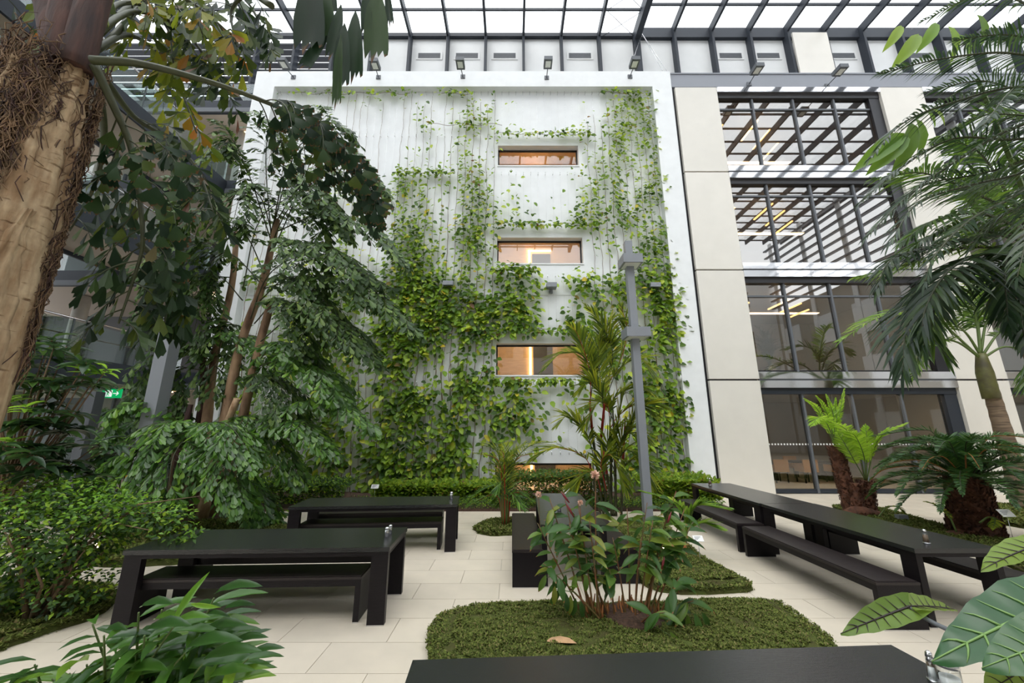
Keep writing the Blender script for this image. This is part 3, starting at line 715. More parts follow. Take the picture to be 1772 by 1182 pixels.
bed(fz((1030, 925), (1080, 905), (1140, 900), (1180, 940), (1240, 985), (1300, 1018), (1270, 1028), (1160, 1028), (1100, 1005), (1060, 960)), 50000, .021, 'tapering ground cover island between the centre table and the right benches', .08)
bed(fz((818, 916), (850, 903), (900, 900), (950, 905), (960, 915), (900, 926), (840, 927)), 8000, .035, 'small ground cover patch under the small palm left of the centre table', .06)
bed(fz((105, 978), (200, 935), (235, 918), (300, 903), (400, 897), (470, 908), (495, 922), (470, 950), (330, 975), (200, 982)), 30000, .035, 'green ground cover mound under the big palm clump on the left', .12)
bed(fz((-60, 1150), (60, 1105), (150, 1075), (192, 1052), (196, 1022), (100, 1016), (-20, 1010), (-260, 1040)), 24000, .028, 'ground cover bed at the left edge under the leafy shrub', .07)
bed(fz((1440, 880), (1500, 880), (1580, 900), (1660, 925), (1772, 950), (1900, 990), (1900, 1060), (1700, 960), (1560, 925)), 24000, .04, 'ground cover strip behind the right tables around the two cycads', .08)
bed(fz((1640, 884), (1690, 878), (1772, 878), (1900, 885), (1900, 930), (1772, 915), (1700, 900)), 12000, .05, 'far ground cover island under the tall palm at the right edge', .08)
# wall strip
ws = thing('planting_strip', (0, 0, 0), 'long brown mulch strip along the foot of the climber wall', 'flower bed')
part('mulch', ws, (-9.6, 5.6, 10.25, 13.05, 0, .05), m=M['soil'])
lv = MB()
for i in range(14000):
    x, y = U(-4.4, 5.4), U(10.25, 11.3); a = U(0, 6.28)
    lv.leaf(V((x, y, U(.05, .2))), V((math.cos(a), math.sin(a), U(0, 1.2))), UP, .05, .028, M['shrub'], SMALL)
tag(lv.build('low_creeping_leaves', ws), kind='stuff')
def clump_leaves(mb, c, r, n, L, W, m, hollow=.55, m2=None, p2=0., top=None, prof=SMALL):
    c = V(c)
    for i in range(n):
        while True:
            q = V((U(-1, 1), U(-1, 1), U(-1, 1)))
            if hollow < q.length < 1: break
        p = c+V((q.x*r[0], q.y*r[1], q.z*r[2])); d = (q*.6+V((U(-1, 1), U(-1, 1), U(-.6, .6)))).normalized()
        mm = m2 if (m2 and R() < p2*(.3+q.z)) else m
        mb.leaf(p, d, (q+V((0, -.3, .8))), L*U(.7, 1.25), W*U(.8, 1.2), mm, prof, .15, .2)
def hedge(x0, x1, y0, y1, z1, n, m, label, L=.085):
    t = thing('hedge', ((x0+x1)/2, (y0+y1)/2, 0), label, 'hedge'); ox, oy = (x0+x1)/2, (y0+y1)/2
    st = MB()
    for i in range(int((x1-x0)*9)):
        x, y = U(x0, x1)-ox, U(y0, y1)-oy; st.tube([(x, y, 0), (x+U(-.1, .1), y+U(-.1, .1), z1*.8)], .008, M['twig'], 4)
    tag(st.build('twigs', t), kind='stuff'); lv = MB()
    for i in range(n):
        if R() < .45: x, y, z = U(x0, x1), y0+U(-.04, .15), U(.12, z1)
        else: x, y, z = U(x0, x1), U(y0, y1), z1*U(.82, 1.05)+.04*math.sin(x*7)
        d = V((U(-1, 1), U(-1, .3), U(-.2, 1)))
        lv.leaf(V((x-ox, y-oy, z)), d, V((U(-.4, .4), -.5, 1)), L*U(.7, 1.2), L*.55, m, SMALL, .1, .2)
    tag(lv.build('hedge_leaves', t), kind='stuff')
hedge(-7.4, -4.35, 10.45, 11.6, .62, 6500, M['shrub'], 'low clipped green hedge at the wall foot, left of the back table')
hedge(0.0, 2.6, 10.7, 11.9, .78, 6000, M['hedgered'], 'low hedge with reddish leaf tips under the lowest window', .09)
hedge(3.7, 5.6, 10.9, 12.3, .62, 3200, M['vinetop'], 'loose bright green hedge at the foot of the white frame, right of the lamp post', .16)
hedge(-3.9, -.2, 11.5, 12.6, .40, 3600, M['vinetop'], 'loose row of broad bright leaves at the wall foot behind the back table', .18)

# ================================================= CLIMBERS
D = """222222143300001750
111000315200027440
110000215655457350
111202435400036450
223216426400056560
234327536621156660
344327536655544671
344448646671004757
455568878872258684
566789999961138785
677889999954447776
677768878800005665
666656666722225655
666656656864324565
667667777785101464
677778888840214764
678778888620004863
888889988755555876""".split()
def dens(px, py):
    fx = (px-480)/40-.5; fy = (py-150)/40-.5
    if px < 470: return 5 if py > 480 else 2.5
    i0 = int(math.floor(fx)); j0 = int(math.floor(fy)); s = 0
    for a in (0, 1):
        for b in (0, 1):
            i = min(max(i0+a, 0), 17); j = min(max(j0+b, 0), 17)
            s += int(D[j][i])*((fx-i0) if a else 1-(fx-i0))*((fy-j0) if b else 1-(fy-j0))
    return s
def proj(p):
    z = p[2]-HC; f = p[1]*cp+z*sp; u = z*cp-p[1]*sp
    return 886+F*p[0]/f, 591-F*u/f
nvine = 0
def vname(i):
    k = NW-i   # count from right edge
    return k
for i, x in enumerate(wx):
    lv = MB(); stem = []; z = .05; n = 0; topz = 0
    wob = 0; ph = R()*6
    wirefac = random.choice((.2, .5, .9, 1.2, 1.5))
    zz = []; gate = 1.
    while z < 15.5:
        px, py = proj((x, YI-.1, z)); d = dens(px, py)
        if z > .6: gate = max(0., 1.1+.9*math.sin(z*1.7+ph*3+math.sin(z*.6+ph)*2))
        if in_win(x, z): d = 0
        d *= wirefac*(.3+.7*gate) if d < 8.5 else (.7+.3*gate)
        step = .1; e = (d/9)**1.6*3.3*(1.12 if z < 9 else 1)*(.55 if i < 16 else 1)
        cnt = int(e)+(R() < e-int(e))
        if cnt: topz = z
        for q in range(cnt):
            sx = random.gauss(0, .075+.012*d); b0 = V((x+sx+.03*math.sin(z*5+ph), YI-.12-U(0, .16)*min(1, d/5+.3), z+U(0, step)))
            dr = V((sx*4+U(-.5, .5), U(-.8, -.1), U(-1.0, .15)))
            L = U(.15, .27)*(1.05 if z < 7.5 else .85)
            m = M['vinetop'] if (py < 330 and R() < .75) or R() < .12 else M['vine']
            lv.leaf(b0, dr, V((U(-.5, .5), -1, U(.1, 1.1))), L, L*U(.5, .66), m, OVAL, .15, .18)
        z += step
    if topz < .5: continue
    if win_x(x): topz = max(.5, min(topz, 0.6))
    st = MB(); pts = []; z = 0
    amp = U(.02, .06)
    while z < topz: pts.append((x+amp*math.sin(z*2.2+ph)*(1.6 if z < 4 else .6)+.012*math.sin(z*9+ph), YI-.1-.02*math.sin(z*4), z)); z += .22
    pts.append((x, YI-.09, topz))
    if len(pts) < 2: continue
    k = NW-i; nvine += 1
    if k <= 18: lab = 'leafy climber on its wire, the %s from the right edge of the climber wall' % ORD(k)
    elif i < 18: lab = 'climber half hidden by the palm clump, %s wire from the wall\'s left edge' % ORD(i+1)
    else:
        c = i-17; lab = 'leafy climber in the middle of the white wall, %s wire of its middle third' % ORD(c)
    t = thing('climbing_vine', (0, 0, 0), lab, 'climber', 'climbers on the white wall')
    r0 = U(.008, .014)
    st.tube(pts, [r0*(1-.55*q/len(pts)) for q in range(len(pts))], M['twig'], 5)
    if R() < .6:
        h = min(topz, U(3, 7)); a2 = U(.04, .12)
        p2 = [(x+a2*math.sin(q*.35*1.9+ph+2)+.06, YI-.12, q*.35) for q in range(int(h/.35)+1)]
        if len(p2) > 2: st.tube(p2, r0*.6, M['twig'], 4)
    st.build('vine_stem', t); tag(lv.build('vine_leaves', t), kind='stuff')
# horizontal runners over the window tops
for (x0, x1, z, dn, lab) in ((-.7, 3.2, 13.47, 16, 'thin leafy runner creeping over the top window'), (-.6, 3.4, 9.47, 20, 'leafy runner creeping over the second window'), (-.7, .9, 7.62, 44, 'dense leafy runner under the sill of the second window'), (-.5, 2.8, 5.36, 18, 'leafy runner hanging over the third window'), (-.7, 2.6, 3.58, 40, 'thick bright leafy runner under the sill of the third window'), (-9, -4.2, 15.42, 10, 'sparse runner along the topmost hooks behind the palm leaves'), (-2.9, -1.6, 15.4, 22, 'short bright runner near the middle of the topmost hooks'), (3.6, 5.0, 15.45, 22, 'short bright runner at the right end of the topmost hooks'), (-4.6, -2.2, 11.7, 26, 'arched runner on the hooks left of the top window'), (-3.4, -.4, 13.9, 5, 'very thin runner left of the top window')):
    t = thing('climbing_runner', (0, 0, 0), lab, 'climber', 'horizontal climber runners'); st = MB(); lv = MB()
    n = max(3, int((x1-x0)/.2)); pts = [(x0+(x1-x0)*q/n, YI-.12, z+.06*math.sin(q*1.1)+.05) for q in range(n+1)]
    st.tube(pts, .008, M['twig'], 5); st.build('vine_stem', t)
    for q in range(int((x1-x0)*dn)):
        x = U(x0, x1); L = U(.15, .24)
        lv.leaf(V((x, YI-.14-U(0, .12), z+U(-.05, .14))), V((U(-.6, .6), U(-.6, -.1), U(-1, .1))), V((U(-.4, .4), -1, U(.2, 1))), L, L*.58, M['vinetop'] if R() < .45 else M['vine'], OVAL, .15, .18)
    tag(lv.build('vine_leaves', t), kind='stuff')

# ================================================= PALM GENERATORS
def frond(parent, pts, L, W, m, stem, n=46, t0=.15, ang=(65, 30), droop=.35, rad=(.016, .004), up=None, lift=.35, name='frond', two=True, prof=None):
    """feather frond: rachis with ribbon leaflets; pts in parent-less world coords"""
    C = spl(pts, 6) if len(pts) > 2 else bez(pts[0], (V(pts[0])+V(pts[1]))/2, pts[1], 12)
    mb = MB(); c = len(C)
    mb.tube(C, [rad[0]+(rad[1]-rad[0])*i/(c-1) for i in range(c)], stem, 5)
    seg = [0]
    for i in range(1, c): seg.append(seg[-1]+(C[i]-C[i-1]).length)
    T = seg[-1]
    def at(t):
        s_ = t*T
        for i in range(1, c):
            if seg[i] >= s_ or i == c-1:
                f = (s_-seg[i-1])/max(1e-6, seg[i]-seg[i-1]); return C[i-1].lerp(C[i], min(1, f)), (C[i]-C[i-1]).normalized()
    for i in range(n):
        t = t0+(1-t0)*(i+.5)/n; p, tg = at(t); sd = tg.cross(up or UP)
        if sd.length < .15: sd = tg.cross(V((.2, 1, .1)))
        sd.normalize(); nn = sd.cross(tg).normalized(); q = (t-t0)/(1-t0)
        a = math.radians(ang[0]+(ang[1]-ang[0])*q+U(-5, 5)); ll = L*((.45+1.6*q) if q < .34 else (1.0 if q < .55 else 1.0-.75*(q-.55)/.45))*U(.88, 1.08)
        for s_ in (-1, 1):
            d = (tg*math.cos(a)+sd*(s_*math.sin(a))+nn*(lift*U(.5, 1.3))).normalized()
            wside = (tg*math.sin(a)-sd*(s_*math.cos(a)))
            wside = (wside*.75+nn*.5*U(-1, 1)).normalized()
            mb.blade(p, d, wside, ll, W*U(.8, 1.1), m, droop*U(.6, 1.4))
    mb.blade(C[-1], (C[-1]-C[-2]).normalized(), UP.cross(V((1, .2, 0))).normalized(), L*.3, W, m, droop)
    o = mb.build(name, parent)
    if parent: o.matrix_parent_inverse = Matrix.Translation(-V(parent.location))
    return o
def trunk(parent, pts, rad, m, n=12, jit=.06, sub=4, name='trunk', rings=0, rm=None):
    C = spl(pts, sub); c = len(C); mb = MB()
    if not hasattr(rad, '__len__'): rad = [rad, rad]
    rr = []
    for i in range(c):
        f = i/(c-1)*(len(rad)-1); k = min(int(f), len(rad)-2); r = rad[k]+(rad[k+1]-rad[k])*(f-k)
        if rings and i % 2: r *= 1-rings
        rr.append(r)
    mb.tube(C, rr, m, n, jit=jit); o = mb.build(name, parent)
    o.matrix_parent_inverse = Matrix.Translation(-V(parent.location)); return o
def pchild(mb, name, parent, kind=None):
    o = mb.build(name, parent); o.matrix_parent_inverse = Matrix.Translation(-V(parent.location))
    if kind: o['kind'] = kind
    return o
def Q(*a): return [PY(x, y, Y) for x, y, Y in a]
# unit leaf meshes for single-leaf objects
def unit(kind, m, W):
    mb = MB()
    if kind == 'fish':
        k = mb.mi(m); pr = [(0, 0, 0), (.3, -.2, .03), (.3, .2, .03), (.65, -.42, .05), (.65, 0, .0), (.65, .40, .05), (.9, -.58, .04), (1.02, -.34, -.01), (.88, -.2, -.01), (1.0, .02, -.05), (.86, .14, -.02), (.96, .3, -.02), (.74, .52, .03)]
        for t, x, z in pr: mb.v.append((x*W, t+U(-.03, .03)*(t > .7), z*W*2-.12*t*t))
        for f in ((0, 2, 4, 1), (1, 4, 3), (2, 5, 4), (3, 4, 8, 7), (3, 7, 6), (4, 10, 9, 8), (4, 5, 11, 10), (5, 12, 11)): mb.f.append(f); mb.m.append(k); mb.sm.append(True)
    elif kind == 'strap':
        k = mb.mi(m); rows_ = [(0, .06, 0), (.12, .45, .02), (.3, .8, .05), (.55, 1, .06), (.8, 1, .05)]
        for t, w__, f_ in rows_:
            for u in (-1, -.5, 0, .5, 1): mb.v.append((u*W*.5*w__, t, f_*W*(abs(u)-.5)*2+.02*W*math.cos(u*9)-.05*t*t))
        for i in range(4):
            for j in range(4): a = i*5+j; mb.f.append((a, a+1, a+6, a+5)); mb.m.append(k); mb.sm.append(True)
        b0 = len(mb.v)
        for j in range(8): u = -1+(j+.5)/4; mb.v.append((u*W*.52, (.93+U(-.05, .08)) if j % 2 else .83+U(-.02, .05), -.03))
        for j in range(4): mb.f += [(20+j, 20+j+1, b0+2*j+1), (20+j, b0+2*j+1, b0+2*j)]; mb.m += [k, k]; mb.sm += [True, True]
    else:
        pr = {'lance': [(0, .06), (.12, .5), (.3, .9), (.5, 1), (.7, .82), (.88, .38), (1, 0)]}[kind]
        mb.leaf(V((0, 0, 0)), V((0, 1, .12)), UP, 1, W, m, pr, .28, .28, wave=.008)
    me = bpy.data.meshes.new(kind+'_leaf'); me.from_pydata(mb.v, [], mb.f)
    for q in mb.mats: me.materials.append(q)
    me.polygons.foreach_set('use_smooth', mb.sm); me.update(); return me
def orient(base, d, nrm, L, wscale=1.):
    y = V(d).normalized(); x = y.cross(V(nrm))
    if x.length < 1e-3: x = y.cross(V((.3, .8, .2)))
    x.normalize(); z = x.cross(y)
    m = Matrix((x, y, z)).transposed().to_4x4(); m = Matrix.Translation(V(base)) @ m @ Matrix.Diagonal((L*wscale, L, L, 1)); return m
def leafobj(name, me, parent, base, d, nrm, L, off, ws=1.):
    o = bpy.data.objects.new(name, me); col.objects.link(o); o.parent = parent
    o.matrix_basis = orient(V(base)-off, d, nrm, L, ws); return o

# ================================================= A: NEAR FISHTAIL PALM (left foreground)
fa = thing('fishtail_palm', PY(-300, 1400, 2.2).xy.to_3d(), 'large fishtail palm with thick fibrous trunk leaning in at the upper left', 'palm tree')
fa.location = (-3.18, 2.2, 0); off = V(fa.location)
def rel(L_): return [V(p)-off for p in L_]
mb = MB(); C = spl([(-3.25, 2.2, 0), (-3.24, 2.2, 1.5), (-3.23, 2.2, 2.8), (-3.21, 2.2, 3.6), (-3.21, 2.2, 4.3)], 14); mb.tube(rel(C), [(.212-.0006*i)*(1+.03*math.sin(i*2.1)) for i in range(len(C))], M['barknear'], 40, jit=.022); mb.build('trunk', fa)
def shell(zs, m, name, r=.285, n=14):
    """curved sheath plate on the trunk: list of (z, angle centre, half angle)"""
    mb = MB(); k = mb.mi(m); Z = []
    for i in range(len(zs)-1):
        for q in range(6):
            t = q/6; Z.append([zs[i][j]+(zs[i+1][j]-zs[i][j])*t for j in range(3)])
    Z.append(list(zs[-1])); jt = [(U(-.05, .05), U(-.05, .05)) for _ in Z]
    for lay, dr in ((0, .03), (1, 0)):
        for i, (z, c, h) in enumerate(Z):
            for j in range(n+1):
                u = -1+2*j/n; a = math.radians(c+u*h)+jt[i][0 if u < 0 else 1]*abs(u)
                rr = r+dr*(1-u*u)+.012*math.sin(u*9+z*2)*(1-lay)-.0*lay+.006*math.sin(z*31)
                mb.v.append((-.04+rr*math.cos(a), rr*math.sin(a), z))
    o2 = len(Z)*(n+1)
    for i in range(len(Z)-1):
        for j in range(n):
            a = i*(n+1)+j; mb.f.append((a, a+1, a+n+2, a+n+1)); mb.m.append(k); mb.sm.append(True)
            b_ = a+o2; mb.f.append((b_, b_+n+1, b_+n+2, b_+1)); mb.m.append(k); mb.sm.append(True)
        a = i*(n+1); b_ = a+o2
        mb.f += [(a, a+n+1, b_+n+1, b_), (a+n, b_+n, b_+n+n+1, a+n+n+1)]; mb.m += [k, k]; mb.sm += [True, True]
    return mb.build(name, fa)
shell([(.6, -10, 70), (2.9, -12, 66), (3.3, -10, 54), (3.7, -10, 42), (4.05, -10, 30), (4.42, -10, 17)], M['sheathpale'], 'leaf_sheath', .212)
shell([(.6, -40, 44), (2.5, -38, 38), (2.95, -28, 18), (3.3, -20, 5)], M['sheathpale'], 'leaf_sheath', .238)
shell([(3.6, -92, 10), (3.95, -86, 13), (4.3, -80, 8)], M['sheathpale'], 'leaf_sheath', .215, 8)
mb = MB()
for k in range(2600):
    z = U(2.7, 4.5); a = math.radians(random.choice((U(-150, -55-25*(z < 3.6)), U(-130, -50-30*(z < 3.6)), U(30, 75), U(-110, 40) if z > 4.1 else U(-150, -80))))
    L = U(.12, .42); sl_ = U(-.5, .5); pts = []
    for q in range(6):
        aa = a+sl_*q/4*.9+.12*math.sin(q*1.7+k); rr = .215+U(.0, .03)+.02*(q == 4); pts.append((rr*math.cos(aa)-.04, rr*math.sin(aa), z-L*q/4*(1 if k % 4 else -.5)))
    mb.tube(pts, U(.0015, .0042), M['fibre'] if k % 3 else M['barkdark'], 3, cap=False)
tag(mb.build('trunk_fibre', fa), kind='stuff')
mb = MB()
for (x0, y0, x1, y1, x2, y2, r) in ((115, 120, 100, 60, 78, -60, .12), (130, 120, 148, 50, 180, -60, .11), (105, 120, 122, 20, 130, -80, .13)):
    mb.tube(rel(spl(Q((x0, y0, 2.15), (x1, y1, 2.15), (x2, y2, 2.2)), 4)), r*.8, M['barkdark'], 14, jit=.03)
mb.build('crown_sheath', fa)
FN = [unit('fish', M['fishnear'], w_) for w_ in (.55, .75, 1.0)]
FS = unit('strap', M['fishnear'], .5)
FY = [unit('fish', M['fishyellow'], w_) for w_ in (.55, .8)]
nfa = [0]; extraA = MB()
def bipinnate(path, Lp, ls, meshes, npin, t0, pd=.8, hang=.6, rad=(.028, .006), spread=1., jm=None, wid=.5, density=7):
    C = spl(path, 6); c = len(C); mb = MB(); mb.tube(rel(C), [rad[0]+(rad[1]-rad[0])*i/(c-1) for i in range(c)], M['stemdark'], 8)
    fr_ = []
    for i in range(npin):
        t = t0+(1-t0)*(i+.5)/npin; k = min(c-2, int(t*(c-1))); p = C[k].lerp(C[k+1], t*(c-1)-k); tg = (C[k+1]-C[k]).normalized()
        sd = tg.cross(UP).normalized() if abs(tg.z) < .95 else V((1, 0, 0)); s_ = 1 if i % 2 else -1
        L = Lp*(1-.55*(t-t0)/(1-t0))*U(.75, 1.1); d = (tg*.55+sd*s_*spread+V((0, U(-.3, .3), U(-.1, .3)))).normalized()
        e = p+d*L*.7+V((0, 0, -L*hang)); pc = bez(p, p+d*L*.55, e, 7)
        mb.tube(rel(pc), [.006-.0006*q for q in range(8)], M['stemdark'], 4, cap=False)
        for q in range(density):
            tt = .2+.8*q/(density-1); kk = min(6, int(tt*7)); pp = pc[kk].lerp(pc[kk+1], tt*7-kk) if kk < 7 else pc[7]
            g = (pc[kk+1]-pc[kk]).normalized(); h = g.cross(V((U(-.3, .3), -1, .3))).normalized()*(1 if q % 2 else -1)
            dd = (g*.7+h*.8+V((U(-.2, .2), U(-.3, .2), -pd*U(.3, 1)))).normalized()
            if q == density-1: dd = (g+V((0, 0, -.4))).normalized()
            fr_.append((pp, dd, V((U(-.7, .7), -1, U(-.2, .9))), ls*U(.7, 1.25)))
    f = mb.build('frond', fa)
    for (pp, dd, nn, L) in fr_:
        if nfa[0] < 295: leafobj('leaflet', random.choice(meshes), f, pp, dd, nn, L, off, U(.7, 1.1)); nfa[0] += 1
        else: extraA.fish(pp-off, dd, nn, L, L*wid, jm or M['fishnearp'], .15)
    return f
# main right-hand frond, drooping tip
bipinnate(Q((158, 104, 2.1), (240, 110, 2.15), (340, 135, 2.25), (430, 165, 2.4), (520, 205, 2.6), (600, 265, 2.75), (655, 350, 2.85)), .58, .115, FN, 26, .52, pd=.9, hang=.75, density=8)
bipinnate(Q((163, 112, 2.15), (195, 180, 2.3), (225, 250, 2.45), (240, 330, 2.5), (247, 420, 2.55), (232, 480, 2.6), (205, 560, 2.6)), .66, .14, FN, 24, .2, pd=.8, hang=.45)
bipinnate(Q((150, 40, 2.2), (190, -10, 2.3), (260, -30, 2.45), (340, 10, 2.6), (400, 60, 2.7)), .75, .15, FY, 12, .3, pd=.9, hang=.8, jm=M['fishbacklitp'])
# big hanging leaflets at top centre
f = MB().tube(rel(spl(Q((440, -60, 2.2), (540, -40, 2.2), (620, -30, 2.25), (690, -20, 2.3)), 5)), .012, M['stemdark'], 6).build('frond', fa)
for (x0, y0, x1, y1, ws, yd) in ((540, -40, 532, 86, .50, 2.15), (556, -40, 558, 80, .42, 2.2), (566, 62, 522, 118, .5, 2.2), (590, 8, 572, 100, .32, 2.2), (596, 40, 588, 152, .32, 2.2), (590, 60, 580, 185, .16, 2.15), (615, 18, 612, 138, .30, 2.25), (652, -20, 650, 102, .42, 2.3), (634, -20, 634, 58, .3, 2.3), (668, -30, 676, 44, .2, 2.3), (575, -30, 577, 22, .3, 2.3)):
    a, b = PY(x0, y0, yd), PY(x1, y1, yd); leafobj('leaflet', FS, f, a, b-a, V((.1, -1, .1)), (b-a).length*1.05, off, ws*1.2); nfa[0] += 1
# left side frond and dense crowns (joined past the limit)
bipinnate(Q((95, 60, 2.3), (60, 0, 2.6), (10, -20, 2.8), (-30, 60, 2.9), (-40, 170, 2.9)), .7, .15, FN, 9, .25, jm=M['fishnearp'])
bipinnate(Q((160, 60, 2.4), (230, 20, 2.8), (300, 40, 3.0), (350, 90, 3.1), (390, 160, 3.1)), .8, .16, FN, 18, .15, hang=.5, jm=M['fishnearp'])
bipinnate(Q((160, 70, 2.4), (200, 10, 2.7), (250, 10, 2.9), (290, 50, 3.0), (300, 110, 3.0)), .7, .17, FY, 14, .1, hang=.5, jm=M['fishbacklitp'])
bipinnate(Q((170, 60, 2.6), (240, 0, 3.0), (300, -20, 3.2), (360, 20, 3.2), (400, 90, 3.2)), .7, .18, FY, 14, .15, hang=.5, jm=M['fishbacklitp'])
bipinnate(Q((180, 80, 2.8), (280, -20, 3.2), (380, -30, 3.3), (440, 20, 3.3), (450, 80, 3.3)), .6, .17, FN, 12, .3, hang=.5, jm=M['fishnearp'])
bipinnate(Q((160, 90, 2.6), (220, 60, 3.0), (270, 90, 3.2), (310, 150, 3.3), (340, 230, 3.3)), .75, .16, FN, 13, .15, hang=.6, jm=M['fishbacklitp'])
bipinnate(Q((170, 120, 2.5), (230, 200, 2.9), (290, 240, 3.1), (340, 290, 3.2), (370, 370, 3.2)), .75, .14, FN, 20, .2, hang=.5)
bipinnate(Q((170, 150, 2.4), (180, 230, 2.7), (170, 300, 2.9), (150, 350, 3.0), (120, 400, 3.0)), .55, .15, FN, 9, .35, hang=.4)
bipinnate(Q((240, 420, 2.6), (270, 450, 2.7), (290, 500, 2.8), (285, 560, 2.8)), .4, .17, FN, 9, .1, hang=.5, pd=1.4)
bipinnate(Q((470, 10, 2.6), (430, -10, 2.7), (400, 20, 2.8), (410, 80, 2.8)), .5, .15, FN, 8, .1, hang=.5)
tag(extraA.build('joined_leaflets', fa), kind='stuff')

# ================================================= B: FISHTAIL PALM CLUMP (mid left)
base = PZ(345, 902); fb = thing('fishtail_palm_clump', base, 'tall multi-stemmed fishtail palm clump with brown stems, left of the white wall', 'palm tree')
for pts, r, m in ((((345, 895, 9), (375, 800, 9), (395, 700, 8.9), (418, 590, 8.8), (455, 490, 8.8), (480, 380, 8.8)), (.15, .12, .09, .07), M['bark']),
                  (((325, 895, 9.1), (350, 790, 9.1), (362, 690, 9.2), (375, 600, 9.2), (400, 500, 9.3), (410, 400, 9.3)), (.14, .11, .08, .06), M['bark']),
                  (((362, 895, 8.8), (405, 800, 8.8), (425, 700, 8.7), (448, 600, 8.6), (470, 520, 8.6)), (.13, .10, .08), M['bark']),
                  (((310, 895, 9.3), (335, 780, 9.3), (350, 690, 9.3), (352, 600, 9.3)), (.10, .08, .06), M['barkdark']),
                  (((350, 895, 8.6), (372, 790, 8.5), (410, 690, 8.3)), (.12, .09, .06), M['barkpale']),
                  (((300, 895, 9.0), (300, 820, 9.0), (330, 700, 9.0)), (.10, .08, .05), M['barkdark'])):
    trunk(fb, Q(*pts), r, m, 10, .08)
mb = MB()
for i in range(40):
    a = U(0, 6.28); r = U(.1, .65); b = base+V((math.cos(a)*r, math.sin(a)*r*.8, .08)); mb.tube([b-base, b-base+V((U(-.12, .12), U(-.1, .1), U(.5, 1.5)))], U(.02, .05), M['bark'], 6)
tag(mb.build('root_and_shoot_mass', fb), kind='stuff')
MB().lathe([(1.15, 0), (.9, .16), (.4, .22)], M['soil'], (0, 0, .02), 18).build('mulch_mound', fb)
def fishfrond(parent, path, Lp, ls, m, npin, t0=.25, hang=.45, dens_=10, rad=.016):
    C = spl(path, 6); c = len(C); mb = MB(); mb.tube(C, [rad*(1-.7*i/(c-1)) for i in range(c)], M['stemdark'], 5)
    for i in range(npin):
        t = t0+(1-t0)*(i+.5)/npin; k = min(c-2, int(t*(c-1))); p = C[k].lerp(C[k+1], t*(c-1)-k); tg = (C[k+1]-C[k]).normalized()
        sd = tg.cross(UP).normalized() if abs(tg.z) < .95 else V((1, 0, 0)); s_ = 1 if i % 2 else -1
        q_ = (t-t0)/(1-t0); L = Lp*(.6+.8*q_ if q_ < .5 else 1.5*(1-q_)+.25)*U(.8, 1.1)
        d = (tg*.75+sd*s_*.8+V((0, 0, U(.0, .3)))).normalized(); pc = bez(p, p+d*L*.5, p+d*L*.85+V((0, 0, -L*hang)), 5)
        mb.tube(pc, .004, M['stemdark'], 3, cap=False)
        for q in range(dens_):
            tt = .12+.88*q/(dens_-1); kk = min(4, int(tt*5)); pp = pc[kk].lerp(pc[kk+1], tt*5-kk); g = (pc[kk+1]-pc[kk]).normalized()
            h = g.cross(V((U(-.3, .3), U(-1, 0), 1))).normalized()*(1 if q % 2 else -1)
            dd = (g*.9+h*.75+V((0, 0, -U(.1, .8)))).normalized(); l = ls*U(.7, 1.25)
            mb.fish(pp, dd, V((U(-.5, .5), -.6, 1)), l, l*.46, m, .1)
    return pchild(mb, 'frond', parent)
rs = random.Random(3)
